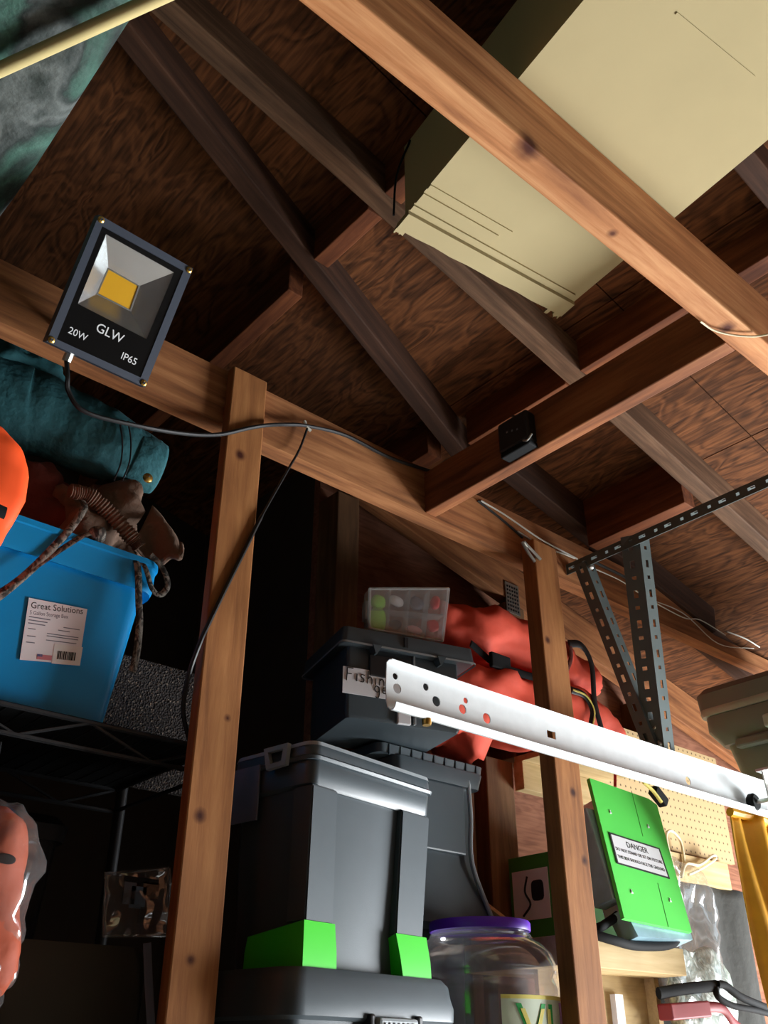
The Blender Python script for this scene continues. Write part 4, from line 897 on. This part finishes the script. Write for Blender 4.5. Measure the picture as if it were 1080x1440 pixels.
def ambf(s, t):
    top = at(1029, 1150, Y=1.27); z = 1.962 - 0.56 * t
    x = top.x + 0.02 * t + 0.10 * max(0, t - 0.15) * 0.2 + 0.36 * s
    return V(x, 1.262 + 0.018 * math.sin(s * 17 + t * 2.5) + 0.012 * math.sin(s * 41 + 1) * (1 - 0.4 * t), z - 0.012 * s)
obj('cloth', sheet(ambf, 40, 24, 0.003), 'amber_tarp', amb, 'all')
obj('top_fold', tube([ambf(s / 10, 0.0) for s in range(11)], 0.012, seg=8, k=2), 'amber_tarp', amb, True)

cl = thing('bar_clamp', 'black handled clamp lying against the plywood under the pine shelf', 'clamp', (2.2, 1.47, 1.53))
obj('bar', tube(atp([(926, 1397), (960, 1391), (1008, 1386)], Y=1.445), 0.0135, seg=10, flat=0.6), 'rubber_black', cl, True)
obj('grip', tube(atp([(1008, 1384), (1020, 1386), (1042, 1402), (1085, 1420)], Y=1.44), 0.010, seg=10), 'rubber_black', cl, True)
obj('grip', tube(atp([(1006, 1388), (1010, 1402), (1030, 1414), (1060, 1420), (1090, 1428)], Y=1.44), 0.008, seg=10), 'rubber_black', cl, True)
cr = thing('bar_clamp', 'red bodied clamp below the black handled clamp', 'clamp', (2.2, 1.47, 1.48))
obj('head', xf(box((-0.085, -0.02, -0.018), (0.085, 0.02, 0.018), 0.004), Matrix.Translation(at(963, 1421, Y=1.45)) @ Matrix.Rotation(R(-4), 4, 'Y')), 'red_metal', cr)
obj('bar', tube(atp([(990, 1416), (1015, 1418), (1030, 1436), (1045, 1450)], Y=1.45), 0.012, seg=10, flat=0.5), 'red_metal', cr, True)

# ---------------------------------------------------------------- left: wire rack, blue bin, clothes
rk = thing('wire_rack', 'black wire shelving rack holding the blue bin', 'rack', (0.1, 1.55, 0))
def wire_shelf(z, parent):
    bm = bmesh.new(); x0, x1, y0, y1 = -0.55, 0.812, 1.385, 1.74
    for y in (y0, y1):
        for dz in (0.0, -0.042): add_tube(bm, [(x0, y, z + dz), (x1, y, z + dz)], 0.0042, seg=6, k=0)
        n = 12; pts = []
        for i in range(n + 1): pts.append((x0 + (x1 - x0) * i / n, y, z - (0.042 if i % 2 else 0.0)))
        add_tube(bm, pts, 0.003, seg=6, k=0)
    for x in (x0, x1):
        for dz in (0.0, -0.042): add_tube(bm, [(x, y0, z + dz), (x, y1, z + dz)], 0.0042, seg=6, k=0)
    for i in range(1, 46):
        x = x0 + (x1 - x0) * i / 46; add_tube(bm, [(x, y0, z + 0.003), (x, y1, z + 0.003)], 0.002, seg=5, k=0)
    return bm
o = obj('wire_shelf', wire_shelf(1.864, rk), 'black_plastic', rk); o = obj('wire_shelf', wire_shelf(1.25, rk), 'black_plastic', rk)
obj('shelf_liner', box((-0.545, 1.39, 1.8665), (0.81, 1.735, 1.8705)), 'rubber_black', rk)
for x in (-0.55, 0.822):
    for y in (1.385, 1.74): obj('pole', tube([(x, y, 0), (x, y, 2.0 if x < 0 else 1.90)], 0.011, k=0, seg=12), 'black_plastic', rk, True)

bn = thing('storage_bin', 'bright blue storage bin with a white product label, on the wire rack', 'bin', (0.48, 1.53, 1.871))
bx, by = 0.478, 1.53
def bl(*lv): return loft([(bx, by, w, d, r, z) for (w, d, r, z) in lv], True, False)
obj('tub', bl((0.295, 0.20, 0.03, 1.871), (0.305, 0.21, 0.03, 1.876), (0.352, 0.255, 0.03, 2.10), (0.356, 0.258, 0.03, 2.126), (0.352, 0.254, 0.028, 2.126), (0.29, 0.20, 0.03, 1.885)), 'blue_plastic', bn, True)
rim_ = loft([(bx, by, 0.352, 0.254, 0.03, 2.122), (bx, by, 0.384, 0.276, 0.035, 2.118), (bx, by, 0.388, 0.28, 0.035, 2.126), (bx, by, 0.390, 0.282, 0.035, 2.166), (bx, by, 0.396, 0.288, 0.036, 2.168), (bx, by, 0.396, 0.288, 0.036, 2.178), (bx, by, 0.376, 0.268, 0.03, 2.180), (bx, by, 0.352, 0.254, 0.028, 2.122)], False, False)
obj('rim', rim_, 'blue_plastic', bn, True)
# front wall runs from y=1.425 (z 1.876) to y=1.4025 (z 2.10)
tl = math.atan2(0.0225, 0.224)
nB = V(0, -math.cos(tl), -math.sin(tl)); pB = V(bx, 1.4243, 1.876)
lc = [at(*q, n=nB, p=pB) for q in ((40, 841), (122, 857), (110, 935), (27, 928))]
LM = frame(lc[3], lc[2] - lc[3], lc[0] - lc[3]); LI = LM.inverted(); l4 = [LI @ q for q in lc]
lbl = obj('product_label', xf(prism([v + V(0, 0, 0.0012) for v in l4], 0.0012, (0, 0, 1)), LM), 'paper', bn)
lw_, lh_ = l4[2].x, l4[0].y
def lq(s_, t_): return (l4[3].lerp(l4[2], s_)).lerp(l4[0].lerp(l4[1], s_), t_)
def lset(txt, sz, s_, t_, m='ink', al='LEFT', wmax=None):
    tb = text_bm(txt, sz, 0.0001, al); q = lq(s_, t_)
    if wmax:
        w_ = max(v.co.x for v in tb.verts) - min(v.co.x for v in tb.verts)
        for v in tb.verts: v.co.x *= wmax / w_
    subw('lettering', xf(tb, LM @ Matrix.Translation((q.x, q.y, 0.0025))), m, lbl)
lset('Great Solutions', 0.0150, 0.045, 0.885, wmax=lw_ * 0.90)
lset('5 Gallon Storage Box', 0.0095, 0.045, 0.765, 'ink_grey', wmax=lw_ * 0.66)
def lbox(s0, s1, t0, t1, m, name='print', o=0.0025):
    q = [lq(s0, t0), lq(s1, t0), lq(s1, t1), lq(s0, t1)]; subw(name, xf(prism([v + V(0, 0, o) for v in q], 0.0004, (0, 0, 1)), LM), m, lbl)
for k, (s1, w) in enumerate(((0.40, 0), (0.36, 0), (0.33, 0))): lbox(0.045, s1, 0.69 - 0.052 * k, 0.705 - 0.052 * k, 'ink_grey')
for (s0, s1, t0) in ((0.06, 0.18, 0.50), (0.06, 0.2, 0.38), (0.64, 0.92, 0.60), (0.56, 0.76, 0.54), (0.38, 0.92, 0.46), (0.38, 0.92, 0.42), (0.38, 0.90, 0.35), (0.06, 0.2, 0.28)): lbox(s0, s1, t0, t0 + 0.013, 'ink_grey')
lbox(0.27, 0.52, 0.03, 0.11, 'ink_red'); lbox(0.27, 0.36, 0.075, 0.115, 'ink_blue')
lbox(0.53, 1.02, -0.02, 0.31, 'white_paint', 'barcode_sticker', 0.0026)
x_ = 0.605
while x_ < 0.90:
    w_ = random.choice((0.008, 0.012, 0.02)); lbox(x_, x_ + w_, 0.06, 0.20, 'ink', 'bar', 0.0031); x_ += w_ + random.choice((0.008, 0.014))
lset('81 717', 0.005, 0.68, 0.25, 'ink_grey')

# stuffed drawstring bag in the bin, gathered neck and camouflage straps
sb = thing('drawstring_bag', 'brown drawstring bag with camouflage straps stuffed into the blue bin', 'bag', (0.48, 1.53, 1.90))
obj('sack', blob((0.44, 1.54, 2.20), (0.12, 0.085, 0.165), 0.7, 0.7, 0.03, 14, 1.0, 56, 36, 0.014), 'maroon_cloth', sb, 'all')
fold = blob((0.575, 1.50, 2.235), (0.095, 0.075, 0.115), 0.8, 0.8, 0.045, 15, 5.0, 56, 34, 0.018)
for v in fold.verts:
    lim = 0.646 + 0.20 * max(0.0, v.co.z - 2.186)
    if v.co.x > lim: v.co.x = lim + (v.co.x - lim) * min(1.0, max(0.0, (v.co.z - 2.182) / 0.05))
obj('sack_fold', fold, 'brown_cloth', sb, 'all')
neck = atp([(98, 690), (125, 697), (155, 722), (186, 757), (196, 770)], Y=1.405)
obj('gathered_hem', tube(neck, 0.012, seg=14, k=40, rfun=lambda t, p: 0.0135 + 0.0016 * math.sin(t * 210) + 0.0035 * noise.noise(p * 70)), 'brown_cloth', sb, True)
def flapf(s, t):
    a_ = at(190, 768, Y=1.405).lerp(at(212, 712, Y=1.43), t); b_ = at(228, 797, Y=1.39).lerp(at(266, 762, Y=1.40), t)
    q = a_.lerp(b_, s); return q + V(0, 0.02 * math.sin(t * 5 + s * 3) * (0.3 + s), 0.012 * math.sin(t * 9 + 1) * s)
obj('flap', sheet(flapf, 16, 16, 0.004), 'brown_cloth', sb, 'all')
obj('flap_hem', tube([flapf(1, t / 8) for t in range(9)] , 0.006, seg=8, k=3), 'brown_cloth', sb, True)
for pts, r, y in (([(120, 700), (118, 715), (100, 742), (82, 762), (45, 800), (0, 838), (-40, 865)], 0.0065, 1.372), ([(150, 742), (120, 752), (90, 770), (50, 797), (10, 826), (-30, 850)], 0.0055, 1.368), ([(192, 772), (194, 800), (195, 840), (196, 880), (192, 920), (186, 945)], 0.0068, 1.372), ([(200, 780), (205, 800), (214, 828), (226, 836), (236, 822), (228, 798), (212, 780)], 0.0055, 1.366)):
    sp_ = atp(pts, Y=1.3842); sp_[0].y = 1.397
    obj('strap', tube(sp_, r, flat=0.28, up=(1, 0, 0.2), seg=8), 'camo_strap', sb, True)
obj('strap_knot', blob(at(137, 752, Y=1.385), (0.016, 0.012, 0.012), 0.9, 0.9, 0.006, 50, 2, 16, 10), 'camo_strap', sb, 'all')

jk = thing('denim_jacket', 'teal denim jacket sleeve with a brass snap, piled above the blue bin', 'jacket', (0.4, 1.50, 2.30))
path = [V(0.05, 1.56, 2.50), at(0, 568, Y=1.52), at(60, 585, Y=1.50), at(120, 612, Y=1.485), at(172, 636, Y=1.475), at(214, 655, Y=1.47)]
def jr_(t, p): return (0.105 - 0.045 * t) + 0.010 * noise.noise(p * 16) + 0.004 * noise.noise(p * 48)
slv = obj('sleeve', tube(path, 0.08, seg=36, k=10, flat=0.75, rfun=jr_), 'teal_denim', jk, 'all')
obj('cuff', tube([at(184, 642, Y=1.47), at(200, 650, Y=1.468), at(222, 660, Y=1.466)], 0.0595, seg=32, k=6, flat=0.78, rfun=lambda t, p: 0.0605 - 0.014 * max(0, t - 0.55) ** 1.2 + 0.002 * noise.noise(p * 40)), 'teal_denim', jk, 'all')
obj('collar', blob(at(18, 520, Y=1.53), (0.085, 0.06, 0.05), 0.85, 0.85, 0.03, 14, 2.9, 40, 24, 0.01), 'teal_denim', jk, 'all')
for o_ in (0, 12): obj('seam', tube(atp([(168 + o_, 592), (172 + o_, 620), (170 + o_, 650), (160 + o_, 676)], Y=1.418), 0.0016), 'ink', jk, True)
sn_ = at(208, 672, Y=1.424)
obj('snap', xf(lathe([(0.001, 0.006), (0.006, 0.005), (0.0095, 0.002), (0.010, -0.002)], 18), Matrix.Translation(sn_) @ Matrix.Rotation(R(90), 4, 'X')), 'brass', jk, True)

ov = thing('orange_vest', 'bright orange padded vest hanging at the edge of the rack', 'vest', (0.20, 1.27, 1.95))
vc = at(-82, 675, Y=1.26)
b = blob((0, 0, 0), (0.115, 0.042, 0.118), 0.42, 0.5, 0.016, 11, 7.7, 60, 40, 0.004)
for v in b.verts: v.co.x -= 0.030 * max(0, v.co.z / 0.118) ** 2 + 0.022 * max(0, -v.co.z / 0.118) ** 1.5
xf(b, Matrix.Translation(vc)); obj('front_panel', b, 'orange_nylon', ov, 'all')
b = blob((0, 0, 0), (0.105, 0.035, 0.110), 0.42, 0.5, 0.014, 11, 2.7, 40, 28, 0.004); xf(b, Matrix.Translation(vc + V(-0.01, 0.062, 0.004))); obj('rear_panel', b, 'orange_nylon', ov, 'all')
obj('waist_strap', tube([vc + V(-0.13, -0.03, -0.03), vc + V(-0.06, -0.049, -0.035), vc + V(0.02, -0.05, -0.04), vc + V(0.085, -0.043, -0.042)], 0.010, flat=0.25, up=(0, 0, 1)), 'rubber_black', ov, True)
obj('hanging_strap', tube([vc + V(-0.02, 0.02, 0.09), V(vc.x - 0.03, 1.30, 2.40), V(vc.x - 0.03, 1.328, 2.52)], 0.008, flat=0.3), 'rubber_black', ov, True)
tag(obj('chipboard_panel', box((0.47, 1.714, 1.8700), (1.05, 1.7275, 2.13)), 'chipboard'), 'dark speckled chipboard standing behind the blue bin', 'board')

# lower left, under the rack shelf
rb = thing('bagged_garment', 'rust orange garment in a shiny clear bag under the rack shelf', 'bag', (0.50, 1.36, 1.40))
gcn = at(-40, 1262, Y=1.365)
g_ = blob((0, 0, 0), (0.068, 0.035, 0.118), 0.8, 0.8, 0.014, 14, 5.2, 36, 28, 0.005)
for v in g_.verts: v.co.x += 0.028 * max(0, -v.co.z / 0.118) ** 2; 
xf(g_, Matrix.Translation(gcn)); obj('garment', g_, 'rust_cloth', rb, 'all')
f_ = blob((0, 0, 0), (0.079, 0.042, 0.124), 0.75, 0.75, 0.024, 13, 9.1, 40, 32, 0.012)
for v in f_.verts: v.co.x += 0.04 * max(0, -v.co.z / 0.124) ** 2
xf(f_, Matrix.Translation(gcn)); obj('film', f_, 'bag_film', rb, 'all')
obj('print_mark', blob(at(6, 1208, Y=1.327), (0.016, 0.002, 0.007), 0.9, 0.9, 0.003, 50, 2, 16, 8), 'rubber_black', rb, 'all')
obj('hanger_loop', tube([gcn + V(0, 0, 0.11), gcn + V(0, 0.015, 0.17), gcn + V(0, 0.02, 0.215)], 0.003), 'rubber_black', rb)

oliv = thing('storage_box', 'dark olive box under the rack, carrying the small clear sleeve', 'box', (0.66, 1.56, 1.254))
obj('shell', loft([(0.64, 1.49, 0.23, 0.13, 0.03, 1.254), (0.64, 1.49, 0.245, 0.145, 0.03, 1.53), (0.64, 1.49, 0.23, 0.13, 0.03, 1.553)]), 'dark_olive', oliv, True)
obj('edge_strip', tube(atp([(207, 1326), (209, 1380), (213, 1450)], Y=1.414), 0.007, flat=0.5, seg=8), 'ink_grey', oliv, True)
cdq = atp([(146, 1228), (237, 1221), (233, 1318), (139, 1319)], Y=1.436)
for q in cdq[2:]: q.y = 1.425
cs = thing('disc_sleeve', 'small clear plastic sleeve with a printed card, standing on the olive box', 'sleeve', (0.72, 1.43, 1.55))
obj('card', prism([q.lerp(sum(cdq, V(0, 0, 0)) / 4, 0.08) + V(0, 0.004, 0) for q in cdq], 0.003, (0, 1, 0)), 'cd_print', cs)
for k_, (px, py, hx_, hz_, m_) in enumerate(((200, 1262, 0.013, 0.016, 'photo_blue'), (188, 1256, 0.010, 0.016, 'ink_grey'), (218, 1252, 0.014, 0.012, 'brown_cloth'), (212, 1288, 0.013, 0.012, 'dark_olive'), (205, 1238, 0.03, 0.004, 'ink'))):
    c_ = at(px - 6, py, Y=1.4295); obj('printed_patch', box((c_.x - hx_, 1.4285, c_.z - hz_), (c_.x + hx_, 1.4305, c_.z + hz_)), m_, cs)
def slf(s, t):
    q = cdq[3].lerp(cdq[2], s).lerp(cdq[0].lerp(cdq[1], s), t); return q + V(0, -0.004 + 0.004 * noise.noise(q * 60), 0)
obj('film', sheet(slf, 20, 20, 0.001), 'clear_plastic', cs, 'all')
obj('film_edge', merge(*[tube([slf(a / 6, b / 6) for a, b in seq], 0.0018, seg=6, k=2) for seq in ([(0, k) for k in range(7)], [(6, k) for k in range(7)], [(k, 0) for k in range(7)], [(k, 6) for k in range(7)])]), 'bag_film', cs, True)
bt = thing('storage_tote', 'black tote in the shadows under the rack shelf', 'tote', (0.5, 1.66, 1.254))
obj('body', loft([(0.42, 1.655, 0.40, 0.14, 0.03, 1.254), (0.42, 1.655, 0.46, 0.16, 0.03, 1.72)]), 'black_plastic', bt, True)
obj('lid', loft([(0.42, 1.655, 0.48, 0.165, 0.03, 1.72), (0.42, 1.655, 0.49, 0.17, 0.03, 1.745), (0.42, 1.655, 0.46, 0.15, 0.03, 1.76)]), 'black_plastic', bt, True)
nb = thing('tool_case', 'blue grey plastic tool case on the low rack shelf', 'case', (0.42, 1.46, 1.254))
obj('shell', loft([(0.40, 1.485, 0.22, 0.11, 0.02, 1.254), (0.40, 1.485, 0.23, 0.12, 0.02, 1.47), (0.40, 1.485, 0.21, 0.10, 0.02, 1.485)]), 'navy_tool', nb, True)
obj('lid', loft([(0.40, 1.485, 0.20, 0.095, 0.02, 1.485), (0.40, 1.485, 0.195, 0.09, 0.02, 1.515), (0.40, 1.485, 0.17, 0.07, 0.02, 1.525)]), 'navy_tool', nb, True)
obj('grip', tube([(0.33, 1.485, 1.522), (0.35, 1.485, 1.552), (0.45, 1.485, 1.552), (0.47, 1.485, 1.522)], 0.008, seg=8), 'grey_plastic', nb, True)
